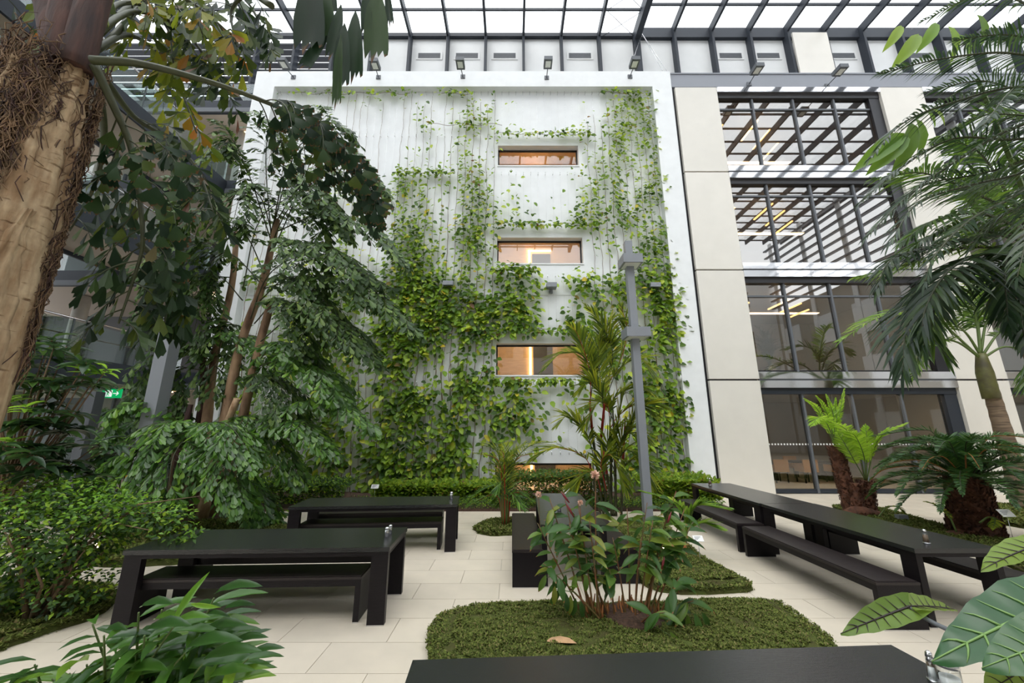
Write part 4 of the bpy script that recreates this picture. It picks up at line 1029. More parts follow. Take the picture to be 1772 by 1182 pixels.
FB = [  # start, mid, end (px,py,Y)
 ((470, 400, 8.8), (520, 250, 8.2), (610, 260, 7.8), (670, 330, 7.6)), ((470, 400, 8.8), (500, 290, 8.2), (560, 330, 7.8), (600, 400, 7.6)),
 ((480, 400, 8.8), (560, 370, 8.0), (640, 390, 7.6), (700, 450, 7.4)), ((470, 420, 8.8), (430, 300, 8.2), (400, 240, 8.0), (380, 260, 7.8)),
 ((470, 420, 8.8), (460, 280, 8.5), (470, 220, 8.2), (500, 250, 8)), ((475, 430, 8.8), (540, 420, 8), (610, 450, 7.5), (640, 520, 7.3)),
 ((460, 480, 8.8), (420, 400, 8), (350, 370, 7.8), (290, 400, 7.6)), ((405, 450, 9.3), (360, 420, 8.8), (300, 440, 8.5), (260, 500, 8.3)),
 ((455, 500, 8.8), (540, 480, 8.2), (640, 500, 7.6), (720, 570, 7.3)), ((400, 480, 9.3), (340, 480, 9), (280, 520, 8.8), (250, 580, 8.8)),
 ((450, 520, 8.7), (500, 480, 8.2), (560, 520, 7.8), (600, 590, 7.6)), ((440, 600, 8.6), (520, 540, 8.2), (600, 560, 7.8), (650, 620, 7.6)),
 ((430, 640, 8.6), (500, 620, 8.3), (560, 640, 8.0), (600, 690, 7.9)), ((425, 660, 8.7), (470, 600, 8.5), (520, 600, 8.2), (560, 650, 8)),
 ((400, 780, 8.8), (470, 720, 8.5), (570, 690, 8.0), (650, 740, 7.8)), ((400, 800, 8.8), (450, 740, 8.4), (520, 730, 8.0), (580, 780, 7.8)),
 ((370, 800, 8.8), (420, 720, 8.6), (480, 760, 8.4), (520, 830, 8.2)), ((380, 640, 9.2), (330, 600, 9.0), (280, 620, 8.8), (240, 680, 8.6)),
 ((350, 820, 8.6), (300, 720, 8.2), (230, 700, 7.8), (180, 760, 7.6)), ((345, 820, 8.4), (320, 740, 7.9), (270, 740, 7.4), (220, 820, 7.2)),
 ((350, 830, 8.4), (360, 740, 7.8), (400, 740, 7.3), (440, 800, 7.1)), ((340, 840, 8.4), (330, 760, 7.8), (300, 790, 7.2), (290, 870, 7.0)),
 ((350, 840, 8.4), (370, 770, 7.6), (400, 800, 7.2), (420, 870, 7.0)), ((340, 830, 9.0), (270, 780, 9), (200, 800, 8.8), (150, 860, 8.7)),
 ((420, 500, 9.0), (450, 380, 8.9), (520, 340, 8.7), (580, 380, 8.6)), ((460, 450, 8.8), (500, 360, 8.4), (570, 300, 8.0), (640, 330, 7.8)),
 ((350, 700, 9.2), (370, 600, 9.2), (430, 580, 9.0), (480, 640, 8.8)), ((340, 850, 8.7), (400, 830, 8.3), (440, 850, 8.1), (460, 890, 8.0)),
 ((350, 560, 9.3), (320, 500, 9.2), (290, 470, 9.0), (250, 480, 9.0)), ((460, 500, 8.8), (400, 440, 8.7), (360, 460, 8.6), (330, 530, 8.5)),
 ((470, 440, 8.8), (530, 300, 8.6), (560, 210, 8.4), (610, 230, 8.2)), ((430, 560, 8.8), (470, 470, 8.2), (560, 440, 7.8), (680, 500, 7.6)),
 ((470, 400, 8.8), (450, 340, 8.4), (420, 330, 8.0), (400, 400, 7.8)), ((480, 380, 8.8), (520, 320, 8.4), (540, 330, 8.0), (560, 420, 7.8)), ((460, 470, 8.8), (500, 420, 8.2), (530, 440, 7.8), (550, 520, 7.6)), ((440, 560, 8.8), (480, 520, 8.3), (520, 540, 8.0), (540, 610, 7.9)), ((420, 520, 9.2), (380, 480, 9), (350, 520, 8.8), (330, 600, 8.7)), ((430, 600, 9), (400, 560, 9), (380, 600, 8.9), (370, 680, 8.8)), ((410, 700, 9), (450, 650, 8.7), (490, 670, 8.4), (520, 740, 8.2)), ((350, 640, 9.4), (310, 640, 9.2), (290, 690, 9.1), (300, 740, 9)), ((390, 420, 9.3), (360, 340, 9), (330, 320, 8.8), (300, 350, 8.6)),
]
for i, q in enumerate(FB):
    low = q[0][1] > 700
    fishfrond(fb, Q(*q), 1.0 if not low else .75, .19 if not low else .18, M['fishlow'] if (low or i in (12, 13, 16, 26)) else M['fishmid'], 30, .2, dens_=13)

# background foliage behind left posts
bgp = thing('background_palm', PZ(200, 905), 'dark leafy palm thicket behind the grey posts at the left', 'palm tree')
for q in (((200, 880, 10.5), (180, 780, 10.3), (130, 760, 10), (80, 800, 9.8)), ((210, 880, 10.5), (240, 790, 10.2), (280, 800, 10), (300, 850, 9.8)), ((200, 880, 10.5), (210, 800, 10.5), (170, 790, 10.3), (140, 850, 10)), ((190, 880, 10.5), (140, 830, 10.3), (90, 840, 10), (50, 880, 9.8)), ((205, 880, 10.5), (230, 760, 10.5), (260, 730, 10.3), (290, 760, 10.2)), ((200, 880, 10.6), (180, 740, 10.6), (200, 710, 10.5), (240, 740, 10.4))):
    fishfrond(bgp, Q(*q), 1.0, .26, M['umbrella'], 20, .2)
trunk(bgp, Q((200, 905, 10.2), (200, 850, 10.4)), (.1, .08), M['barkdark'])
dk = thing('dark_fan_plant', PZ(255, 915), 'dark spiky-leaved plant behind the left table', 'plant')
for i in range(14):
    a = -2.6+i*.37; b = PZ(255, 915); e = b+V((math.cos(a)*.8, math.sin(a)*.5, U(.35, .75))); frond(dk, [b, b.lerp(e, .5)+V((0, 0, .3)), e], .16, .03, M['umbrella'], M['stem'], 14, .3, droop=.2)

# ================================================= D: SHRUB bottom left
b = V((-4.95, 4.55, 0)); sh = thing('leafy_shrub', b, 'dense small-leaved green shrub at the left edge in front of the lawn', 'shrub')
mb = MB()
for i in range(22):
    a = U(0, 6.28); t = V((math.cos(a)*U(.2, .7), math.sin(a)*U(.2, .5), U(.6, 1.25))); mb.tube([(U(-.08, .08), U(-.08, .08), 0), tuple(t*.5+V((U(-.05, .05), 0, .1))), tuple(t)], [.022, .014, .006], M['twig'], 5)
for q in range(3): mb.tube(rs and [(0, 0, .5), (.5+.1*q, .1, .95+.1*q), (1.15, .3*q-.2, .95+.12*q)], [.012, .008, .004], M['twig'], 4)
mb.build('branches', sh)
lv = MB()
for c, r, n in (((-.1, .1, .92), (.72, .6, .5), 3600), ((-.45, 0, .5), (.55, .45, .4), 1500), ((.35, .2, 1.05), (.5, .4, .22), 1200), ((.85, .2, 1.0), (.4, .3, .14), 420), ((.2, .1, .35), (.4, .4, .3), 500), ((1.2, .1, .85), (.28, .2, .1), 130), ((-.5, .1, 1.2), (.6, .5, .3), 1300)):
    clump_leaves(lv, c, r, n, .062, .034, M['shrub'], .35, M['umbrellanew'], .45)
tag(lv.build('shrub_leaves', sh), kind='stuff')

# ================================================= C: UMBRELLA PLANT left
b = V((-6.2, 5.0, 0)); up_ = thing('umbrella_plant', b, 'tall glossy umbrella plant with lime young whorls at the left edge', 'shrub'); offu = b
tips = [(35, 605, 4.6, 0), (75, 615, 4.6, 0), (115, 600, 4.8, 0), (140, 625, 4.8, 0), (150, 645, 4.6, 1), (185, 638, 4.7, 1), (20, 650, 4.5, 0), (60, 655, 4.5, 0), (95, 660, 4.6, 0), (15, 690, 4.4, 1), (45, 705, 4.4, 1), (130, 660, 4.7, 0), (165, 655, 4.8, 0), (110, 745, 4.7, 0), (130, 715, 4.8, 0), (20, 765, 4.4, 1), (55, 770, 4.5, 0), (175, 765, 4.9, 0), (160, 820, 4.9, 0), (50, 820, 4.6, 0), (120, 800, 4.8, 0), (10, 610, 4.6, 0), (30, 730, 4.5, 0), (200, 770, 5, 0), (85, 700, 4.7, 0), (180, 840, 5, 1), (5, 800, 4.4, 0), (90, 780, 4.6, 0)]
tips += [(x+U(-28, 28), y+U(-22, 26), Y_+U(-.2, .3), 0) for x, y, Y_, n_ in tips if x < 170]
mb = MB(); me_u = unit('lance', M['umbrella'], .3); me_n = unit('lance', M['umbrellanew'], .3)
mb.tube([(0, 0, 0), (-.1, 0, .8), (-.05, 0, 1.6)], [.04, .03, .025], M['twig'], 7); mb.build('stem', up_)
for k, (x, y, Y_, new) in enumerate(tips):
    p = PY(x, y, Y_); s_ = b+V((-.05, 0, U(.9, 1.6))); br = MB().tube([tuple(s_-b), tuple((s_+p)/2-b+V((0, 0, -.08))), tuple(p-b)], [.014, .01, .006], M['twig'], 5).build('branch', up_)
    nl = 9 if new else 10
    for q in range(nl):
        a = 2*PI*q/nl+U(-.2, .2); d = V((math.cos(a), math.sin(a), U(-.5, .35)+(.3 if new else 0))); leafobj('leaf', me_n if new else me_u, br, p+V((0, 0, U(-.06, .02))), d, V((0, -.2, 1)), U(.17, .27)*(.8 if new else 1.1), offu)

# ================================================= E: BROAD LEAVED PLANT bottom left foreground
b = V((-2.35, 2.75, 0)); ge = thing('broad_leaved_plant', b, 'glossy plant with broad pointed leaves in the bottom left foreground', 'plant')
me_s = unit('lance', M['shellginger'], .215); me_y = unit('lance', M['umbrellanew'], .16)
tips = [(385, 1062, .2), (340, 1080, .24), (280, 1055, .22), (265, 1080, .24), (180, 1100, .24), (400, 1120, .22), (350, 1150, .28), (270, 1120, .26), (230, 1140, .28), (170, 1160, .28), (370, 1035, .26), (330, 1060, .24), (300, 1085, .26), (250, 1100, .28), (200, 1120, .30), (150, 1150, .30), (120, 1165, .28), (275, 1140, .3), (320, 1130, .28), (390, 1150, .26), (430, 1140, .22), (240, 1060, .24), (160, 1080, .2), (350, 1100, .28), (410, 1165, .26), (300, 1170, .3), (220, 1170, .3), (90, 1175, .26), (60, 1150, .2), (45, 1178, .2), (360, 1180, .26)]
for k, (x, y, L) in enumerate(tips):
    yy = U(2.0, 2.5); p = PY(x, y, yy)
    r0 = b+V((U(-.2, .25), U(-.1, .1), .0))
    st = MB().tube([tuple(r0-b), tuple((r0*.35+p*.65)-b+V((0, 0, .02))), tuple(p-b)], [.009, .007, .004], M['stem'], 5).build('stem', ge)
    out = V((p.x-b.x, -.25, 0)); out = out.normalized() if out.length > .05 else V((0, -1, 0))
    nl = 11
    for q in range(nl):
        s_ = 1 if q % 2 else -1; pp = r0.lerp(p, .5+.5*q/(nl-1)) if q < nl-1 else p
        pp = pp+V((0, 0, .02)); sd = V((-out.y, out.x, 0))
        d = (out*.65+sd*s_*.8+V((0, 0, U(-.25, .45)))) if q < nl-1 else out+V((0, 0, .35))
        leafobj('leaf', me_s, st, pp, d, V((0, -.5, 1)), L*U(.8, 1.15), b)
for (x0, y0, x1, y1) in ((300, 1080, 352, 992), (330, 1045, 378, 1052)):
    a, c = PY(x0, y0, 2.1), PY(x1, y1, 2.1); leafobj('leaf', me_y, ge, a, c-a, V((0, -1, .3)), (c-a).length, b)

# ================================================= F: GINGER CLUMP centre
b = PZ(1085, 1078); gf = thing('ginger_clump', b, 'upright ginger clump with brown canes and drooping leaves in the foreground bed', 'plant')
me_g = unit('lance', M['ginger'], .33)
canes = [  # base px,py ; tip px,py, Ytip
 (1015, 1085, 930, 905, 4.5), (1020, 1088, 950, 860, 4.6), (1025, 1085, 975, 850, 4.6), (1030, 1090, 1000, 870, 4.5), (1035, 1088, 1030, 850, 4.6), (1028, 1082, 985, 905, 4.4),
 (1040, 1090, 1020, 900, 4.4), (1048, 1080, 1010, 940, 4.5), (1085, 1085, 1060, 930, 4.5), (1090, 1080, 1085, 880, 4.6), (1098, 1085, 1120, 870, 4.5), (1105, 1085, 1130, 900, 4.4),
 (1110, 1085, 1160, 870, 4.5), (1115, 1080, 1170, 850, 4.6), (1120, 1085, 1185, 880, 4.5), (1125, 1085, 1195, 910, 4.4), (1118, 1088, 1150, 930, 4.4), (1060, 1085, 1000, 960, 4.6),
 (1050, 1090, 940, 975, 4.4), (1100, 1090, 1110, 930, 4.4), (1130, 1085, 1200, 1040, 4.3), (1135, 1088, 1175, 1000, 4.2), (1065, 1085, 1055, 985, 4.4), (1100, 1095, 1150, 1060, 4.1)]
for k, (x0, y0, x1, y1, yt) in enumerate(canes):
    a = PZ(x0, y0); a.z = .03; c = PY(x1, y1, yt); mid = a.lerp(c, .5)+V((U(-.03, .03), U(-.03, .03), .05)); pc = bez(a, mid, c, 8)
    cn = MB().tube([tuple(p-b) for p in pc], [.011, .011, .010, .009, .008, .007, .006, .005, .004], M['cane'], 6).build('cane', gf)
    nl = 9 if y1 < 960 else 6; dr = (c-a); dr.z = 0; dr = dr.normalized() if dr.length > .02 else V((1, 0, 0))
    az = U(0, 6.28)
    for q in range(nl):
        tt = .55+.45*q/(nl-1); pp = pc[min(7, int(tt*8))].lerp(pc[min(8, int(tt*8)+1)], tt*8-int(tt*8)); s_ = 1 if q % 2 else -1
        d = V((math.cos(az)*s_, math.sin(az)*s_*.6, U(-.75, .35)))+dr*.4
        leafobj('leaf', me_g, cn, pp, d, V((U(-.3, .3), -.5, 1)), U(.19, .30), b, U(.85, 1.1))
# lower hanging shoot on the left and lone low leaves
for (x0, y0, x1, y1, yt, nn_) in ((1030, 1060, 960, 1020, 4.4, 6), (1110, 1100, 1160, 1100, 4.1, 5), (1120, 1080, 1215, 1065, 4.3, 6), (1050, 1000, 945, 1000, 4.4, 5)):
    a, c = PY(x0, y0, 4.45), PY(x1, y1, yt); cn = MB().tube([tuple(a-b), tuple(a.lerp(c, .5)-b+V((0, 0, .08))), tuple(c-b)], [.006, .005, .003], M['stem'], 5).build('shoot', gf)
    for q in range(nn_):
        p = a.lerp(c, .35+.65*q/(nn_-1))+V((0, 0, .03)); leafobj('leaf', me_g, cn, p, V((U(-.4, .4)+(-.3 if x1 < x0 else .3), U(-.3, .1), -1)), V((0, -1, .2)), U(.16, .22), b)
mb = MB()
for i in range(60):
    x = U(-.42, .38) ; a = V((x, U(-.12, .1), .06)); mb.tube([tuple(a), tuple(a+V((U(-.04, .04), U(-.03, .03), U(.05, .2))))], [.013, .006], M['husk'], 5)
tag(mb.build('dry_husks', gf), kind='stuff')
MB().lathe([(.34, 0), (.25, .035), (.08, .05)], M['soil'], (.05, -.05, .085), 14).build('mulch_patch', gf)
# blooms and buds
for (x, y, yt, r) in ((1030, 822, 4.6, .05), (932, 856, 4.6, .035), (1004, 870, 4.5, .03)):
    p = PY(x, y, yt); q = PY(x+2, y+55, yt); mb = MB()
    f = MB().tube([tuple(q-b), tuple(p-b)], .004, M['cane'], 5).build('flower_stalk', gf)
    for i in range(46):
        d = V((U(-1, 1), U(-1, 1), U(-.7, 1))).normalized(); mb.leaf(p-b+d*r*.3, d, V((U(-1, 1), U(-1, 1), 1)), r*.9, r*.5, M['petal'], OVAL, 0, .2)
    tag(mb.build('blossom', f), kind='stuff')
for (x0, y0, x1, y1) in ((985, 870, 970, 850), (1155, 905, 1162, 885), (1145, 985, 1150, 962), (993, 895, 978, 868)):
    a, c = PY(x0, y0, 4.35), PY(x1, y1, 4.35); MB().tube([tuple(a-b), tuple(a.lerp(c, .5)-b), tuple(c-b)], [.006, .014, .002], M['redbud'], 7).build('bud', gf)

# ================================================= G: SEALING WAX PALM centre
b = V((2.45, 9.6, 0)); wp = thing('sealing_wax_palm', b, 'slender palm clump with red leaf sheaths in front of the third window', 'palm tree')
for (x0, x1, y1, x2, y2, red) in ((1045, 1025, 750, 1020, 690, 1), (1050, 1040, 760, 1050, 660, 1), (1058, 1057, 780, 1055, 720, 0), (1066, 1064, 780, 1060, 700, 0), (1075, 1078, 800, 1082, 720, 1), (1040, 1030, 850, 1026, 800, 0), (1062, 1050, 820, 1042, 760, 1)):
    a = PZ(x0, 893); c = PY(x1, y1, 9.5); e = PY(x2, y2, 9.45)
    mb = MB(); pc = [a.lerp(c, q/14) for q in range(15)]; mb.tube([tuple(p-b) for p in pc], [.03 if q % 2 else .034 for q in range(15)], M['canegreen'], 7); mb.build('cane', wp)
    MB().tube([tuple(c-b), tuple(c.lerp(e, .5)-b), tuple(e-b)], [.034, .03, .012], M['stemred'] if red else M['canegreen'], 7).build('leaf_sheath', wp)
WX = [((1022, 700, 8.9), (1020, 640, 8.8), (1000, 580, 8.6), (985, 560, 8.4)), ((1022, 690, 8.9), (1018, 620, 8.8), (975, 610, 8.5), (940, 640, 8.3)), ((1050, 670, 8.9), (1060, 610, 8.8), (1040, 560, 8.7), (1015, 530, 8.6)),
      ((1050, 670, 8.9), (1075, 620, 8.8), (1085, 570, 8.7), (1075, 530, 8.6)), ((1052, 680, 8.9), (1070, 640, 8.7), (1105, 620, 8.5), (1130, 650, 8.3)), ((1057, 730, 8.9), (1062, 690, 8.8), (1100, 670, 8.6), (1125, 680, 8.4)),
      ((1057, 740, 8.9), (1070, 720, 8.8), (1100, 700, 8.6), (1130, 720, 8.4)), ((1078, 760, 8.9), (1095, 720, 8.7), (1120, 700, 8.5), (1150, 705, 8.4)), ((1030, 800, 8.9), (1015, 750, 8.8), (985, 720, 8.6), (965, 735, 8.5)),
      ((1030, 830, 8.9), (1010, 790, 8.8), (960, 775, 8.5), (915, 800, 8.3)), ((1060, 820, 8.9), (1080, 780, 8.7), (1100, 790, 8.5), (1115, 830, 8.4)), ((1065, 820, 8.9), (1075, 760, 8.7), (1090, 750, 8.6), (1110, 770, 8.5)),
      ((1050, 850, 8.9), (1040, 800, 8.7), (1060, 790, 8.5), (1085, 850, 8.3)), ((1045, 720, 8.9), (1040, 660, 8.8), (1035, 610, 8.7), (1045, 570, 8.6)), ((1062, 730, 8.9), (1040, 680, 8.8), (1020, 660, 8.7), (1000, 680, 8.6)), ((1075, 780, 8.9), (1090, 740, 8.8), (1100, 740, 8.7), (1120, 760, 8.6)),
      ((1050, 670, 8.9), (1050, 600, 8.8), (1055, 555, 8.7), (1095, 560, 8.6)), ((1022, 690, 8.9), (1030, 630, 8.8), (1035, 590, 8.8), (1060, 590, 8.8)), ((1057, 740, 8.9), (1050, 700, 8.8), (1030, 700, 8.6), (1010, 740, 8.5)), ((1065, 820, 8.9), (1050, 770, 8.7), (1070, 740, 8.6), (1100, 740, 8.5)), ((1075, 830, 8.9), (1085, 800, 8.7), (1110, 800, 8.6), (1125, 840, 8.5)), ((1040, 850, 8.9), (1030, 820, 8.8), (1010, 820, 8.7), (990, 850, 8.6)), ((1060, 800, 8.9), (1075, 700, 8.8), (1085, 680, 8.8), (1110, 700, 8.7))]
for i, q in enumerate(WX): frond(wp, Q(*[(x, y, Y_+.6) for x, y, Y_ in q]), .70, .05, M['waxpalm'], M['stemred'] if i % 3 == 0 else M['stemdark'], 34, .22, (46, 20), .2, (.012, .004), lift=.15)
# small palm left of the centre table
b = V((-.14, 8.55, 0)); s2 = thing('small_palm', b, 'small yellow-green palm with orange-red stems left of the centre table', 'palm tree')
for i in range(26):
    a = i*2.4; r = U(.35, .95); h = U(.7, 1.75); c = b+V((math.cos(a)*r, math.sin(a)*r*.6, h)); mid = b+V((math.cos(a)*r*.25, math.sin(a)*r*.2, h*.85))
    if h < 1.1: c.z -= .35
    frond(s2, [b+V((math.cos(a)*.06, math.sin(a)*.06, .05)), mid, c], .34, .026, M['waxpalm'] if h > 1.1 else M['fishlow'], M['stemred'] if i % 3 == 0 else M['stem'], 16, .42, (45, 20), .3, (.012, .004))
frond(s2, Q((880, 850, 8.55), (890, 800, 8.5), (920, 770, 8.3), (960, 765, 8.1)), .36, .028, M['waxpalm'], M['stem'], 26, .2)
# bright young palm between centre and right bench
b = PZ(1186, 968); b2 = thing('young_palm', b, 'young palm with broad bright pleated leaves beside the far left bench', 'palm tree')
for q in (((1186, 965, 6.75), (1190, 910, 6.7), (1205, 875, 6.6), (1262, 880, 6.4)), ((1186, 965, 6.75), (1185, 900, 6.7), (1170, 870, 6.6), (1110, 850, 6.5)), ((1186, 965, 6.75), (1190, 920, 6.6), (1215, 905, 6.5), (1250, 915, 6.3)), ((1186, 965, 6.75), (1184, 920, 6.7), (1160, 900, 6.6), (1120, 905, 6.4)), ((1186, 965, 6.75), (1188, 930, 6.7), (1195, 890, 6.6), (1215, 865, 6.5))):
    frond(b2, Q(*q), .30, .05, M['palmbright'], M['stem'], 22, .42, (35, 12), .12, (.014, .006), lift=.1)
trunk(b2, [b, b+V((0, 0, .25))], (.05, .03), M['husk'])

# ================================================= K: RIGHT PALMS
b = V((12.73, 10.25, 0)); kp = thing('tall_slim_palm', b, 'tall slim palm with green crownshaft and ringed trunk against the right cream pier', 'palm tree')
trunk(kp, Q((1775, 885, 10.25), (1752, 800, 10.25), (1728, 720, 10.25), (1712, 665, 10.2)), (.24, .19, .165, .15), M['ringbark'], 14, .01, 6, rings=.06)
trunk(kp, Q((1716, 690, 10.2), (1704, 645, 10.2), (1697, 612, 10.2)), (.17, .17, .10), M['crownshaft'], 14, .01, 3, name='crownshaft')
for q in (((1697, 615, 10.2), (1670, 575, 10.1), (1640, 560, 9.9), (1600, 585, 9.7)), ((1697, 615, 10.2), (1690, 560, 10.2), (1680, 520, 10), (1640, 520, 9.8)), ((1697, 612, 10.2), (1692, 540, 10.2), (1700, 480, 10.2), (1740, 470, 10)), ((1700, 615, 10.2), (1730, 575, 10.1), (1770, 560, 9.9), (1810, 600, 9.6)), ((1697, 620, 10.2), (1650, 590, 10), (1600, 600, 9.7), (1580, 650, 9.5)), ((1700, 620, 10.2), (1740, 600, 10), (1780, 620, 9.8), (1800, 680, 9.6)), ((1697, 612, 10.2), (1710, 550, 10.2), (1750, 520, 10.1), (1800, 540, 10)), ((1697, 620, 10.2), (1600, 540, 9.8), (1520, 550, 9.4), (1455, 590, 9.2))):
    frond(kp, Q(*q), .75, .05, M['palmbright'] if q[1][0] in (1600, 1692) else M['palmmid'], M['stem'], 40, .3, (60, 25), .3, (.035, .008))
b = V((8.6, 5.9, 0)); k2 = thing('coconut_like_palm', b, 'big arching feather palm growing from beyond the right edge', 'palm tree')
trunk(k2, [(8.6, 5.9, 0), (8.35, 5.9, 2), (8.2, 5.9, 3.6), (8.1, 5.9, 4.6)], (.15, .13, .12), M['ringbark'], 14, .01, 6, rings=.06)
for (q, L, m) in ((((1775, 430, 5.9), (1700, 455, 5.7), (1620, 500, 5.5), (1572, 560, 5.3), (1562, 645, 5.2)), .95, 'palmdark'), (((1775, 430, 5.9), (1690, 460, 5.9), (1630, 510, 5.8), (1612, 570, 5.7), (1635, 615, 5.6)), .8, 'palmmid'),
                  (((1775, 400, 5.9), (1680, 415, 5.8), (1600, 430, 5.6), (1540, 452, 5.4), (1518, 500, 5.3)), .75, 'palmdark'), (((1775, 380, 5.9), (1700, 340, 5.8), (1600, 300, 5.7), (1510, 310, 5.6)), .7, 'palmmid'),
                  (((1775, 400, 5.9), (1720, 360, 6.1), (1690, 330, 6.3), (1650, 320, 6.4)), .7, 'palmbright'), (((1780, 420, 5.9), (1700, 400, 6), (1630, 400, 6.1), (1560, 440, 6.1)), .75, 'palmmid'),
                  (((1790, 440, 5.9), (1760, 420, 5.5), (1740, 460, 5.2), (1745, 560, 5.0)), .7, 'palmdark'), (((1775, 430, 5.9), (1660, 430, 6.1), (1560, 460, 6.2), (1480, 480, 6.3)), .55, 'palmbright'),
                  (((1790, 440, 5.9), (1770, 460, 5.5), (1765, 520, 5.2), (1775, 600, 5.0)), .6, 'palmdark'), (((1775, 400, 5.9), (1700, 370, 5.6), (1620, 380, 5.4), (1560, 420, 5.3)), .7, 'palmmid'), (((1780, 400, 5.9), (1740, 330, 5.8), (1690, 260, 5.8), (1620, 240, 5.7)), .7, 'palmmid'),
                  (((1775, 435, 5.9), (1700, 440, 5.4), (1640, 470, 5.1), (1600, 540, 5.0), (1600, 600, 5.0)), .8, 'palmdark')):
    frond(k2, Q(*q), L, .045, M[m], M['stemdark'], 54, .1, (62, 20), .45, (.03, .006), lift=.2)  # the bright fronds have their backlight put into the leaflet colour
b = V((6.9, 3.6, 0)); k3 = thing('feather_palm', b, 'fine dark feather palm fronds hanging in from the top right corner', 'palm tree')
trunk(k3, [(6.9, 3.6, 0), (6.7, 3.6, 2.5), (6.5, 3.6, 4.6), (6.3, 3.6, 5.6)], (.14, .12, .11), M['ringbark'], 12, .02, 5, rings=.05)
for (q, L) in ((((1950, 160, 3.6), (1772, 95, 3.8), (1640, 100, 3.9), (1520, 128, 4.0)), .42), (((1950, 180, 3.6), (1772, 150, 3.8), (1640, 180, 3.9), (1560, 215, 4.0), (1505, 275, 4.0)), .42),
               (((1950, 190, 3.6), (1772, 215, 3.7), (1660, 275, 3.8), (1570, 340, 3.9), (1500, 410, 3.9)), .50), (((1950, 200, 3.6), (1772, 240, 3.9), (1650, 240, 4.1), (1560, 290, 4.2), (1490, 350, 4.2)), .46),
               (((1950, 200, 3.6), (1790, 290, 3.6), (1680, 320, 3.6), (1590, 350, 3.6), (1540, 420, 3.6)), .5), (((1950, 210, 3.6), (1772, 330, 3.5), (1680, 380, 3.5), (1620, 440, 3.4), (1600, 490, 3.4)), .40),
               (((1950, 220, 3.8), (1800, 270, 4.2), (1700, 300, 4.4), (1600, 320, 4.6), (1540, 370, 4.7)), .55), (((1950, 240, 3.8), (1820, 340, 4.2), (1740, 370, 4.4), (1680, 430, 4.6)), .5), (((1950, 180, 3.8), (1800, 170, 4.6), (1700, 140, 4.8), (1600, 160, 5)), .5), (((1950, 240, 3.6), (1830, 230, 4.4), (1760, 200, 4.6), (1690, 240, 4.8)), .55),
               (((1950, 140, 3.6), (1800, 20, 4), (1700, -10, 4.2), (1590, 40, 4.4)), .42), (((1950, 150, 3.6), (1820, 80, 4), (1740, 60, 4.2), (1650, 70, 4.3)), .42),
               (((1950, 220, 3.6), (1850, 300, 3.4), (1790, 380, 3.3), (1760, 480, 3.2)), .42), (((1950, 200, 3.6), (1790, 200, 4.2), (1700, 200, 4.5), (1620, 240, 4.6)), .45), (((1950, 150, 3.6), (1850, 130, 3.5), (1760, 150, 3.4), (1700, 220, 3.3)), .4), (((1950, 220, 3.6), (1830, 260, 4.0), (1740, 290, 4.2), (1680, 350, 4.3)), .45)):
    frond(k3, Q(*q), L, .022, M['palmdark'] if L != .45 else M['palmmid'], M['stemdark'], 64, .12, (62, 30), .4, (.02, .005), lift=.25)
# broad bright hanging leaflets
b = PY(1610, 190, 5.0); hl = thing('broad_leaflet_spray', (b.x, b.y, 0), 'spray of broad lime-green pointed leaves hanging in the top right', 'plant'); oh = V(hl.location)
me_b = unit('lance', M['palmbright'], .28)
MB().tube([(1.6, .2, 0), (1.3, .1, 3.5), (.9, 0, b.z+.6), (0, 0, b.z), tuple(PY(1560, 225, 5.0)-oh)], [.05, .04, .025, .012, .006], M['stem'], 6).build('stem', hl)
for (x0, y0, x1, y1) in ((1565, 232, 1502, 275), (1570, 235, 1522, 282), (1577, 212, 1562, 278), (1584, 205, 1597, 256), (1600, 190, 1620, 212), (1612, 188, 1636, 208), (1620, 40, 1600, 75), (1640, 45, 1655, 90), (1690, 25, 1705, 65), (1660, 60, 1680, 95), (1590, 60, 1560, 100), (1560, 45, 1540, 75)):
    a, c = PY(x0, y0, 5), PY(x1, y1, 5); leafobj('leaf', me_b, hl, a, c-a, V((.2, -1, .3)), (c-a).length*1.25, oh)

# ================================================= L: TREE CYCAD with lime crowns
b = PZ(1490, 893); tf = thing('lime_cycad', b, 'multi-trunked cycad with lime green upright fronds behind the right tables', 'cycad')
def scaly(parent, pts, rad, n, m=M['cycadbark'], name='trunk', sl=.06):
    tr_ = trunk(parent, pts, rad, m, 12, .08, 5, name); C = spl(pts, 8); mb = MB(); o_ = V(parent.location)
    for i in range(n):
        t = R()*(len(C)-1.01); k = int(t); p = C[k].lerp(C[k+1], t-k); f = t/(len(C)-1)*(len(rad)-1); kk = min(int(f), len(rad)-2); r = rad[kk]+(rad[kk+1]-rad[kk])*(f-kk)
        a = U(0, 6.28); d = V((math.cos(a), math.sin(a), 0)); q = p+d*r*.93-o_; mb.leaf(q, d*.8+V((0, 0, .8)), d, sl*U(.7, 1.3), sl*.8, m, SMALL, 0, .3)
    tag(mb.build(name+'_scales', parent), kind='stuff'); return tr_
scaly(tf, Q((1482, 890, 9.7), (1465, 850, 9.7), (1455, 810, 9.7), (1444, 772, 9.7)), (.22, .15, .14, .15), 700)
scaly(tf, Q((1500, 893, 9.6), (1499, 860, 9.6), (1498, 832, 9.6)), (.2, .17, .17), 450)
scaly(tf, Q((1484, 893, 9.5), (1482, 860, 9.5), (1479, 836, 9.5)), (.14, .11, .11), 250)
scaly(tf, Q((1465, 893, 9.5), (1490, 888, 9.4), (1520, 895, 9.4)), (.14, .16, .13), 250, name='root_stock')
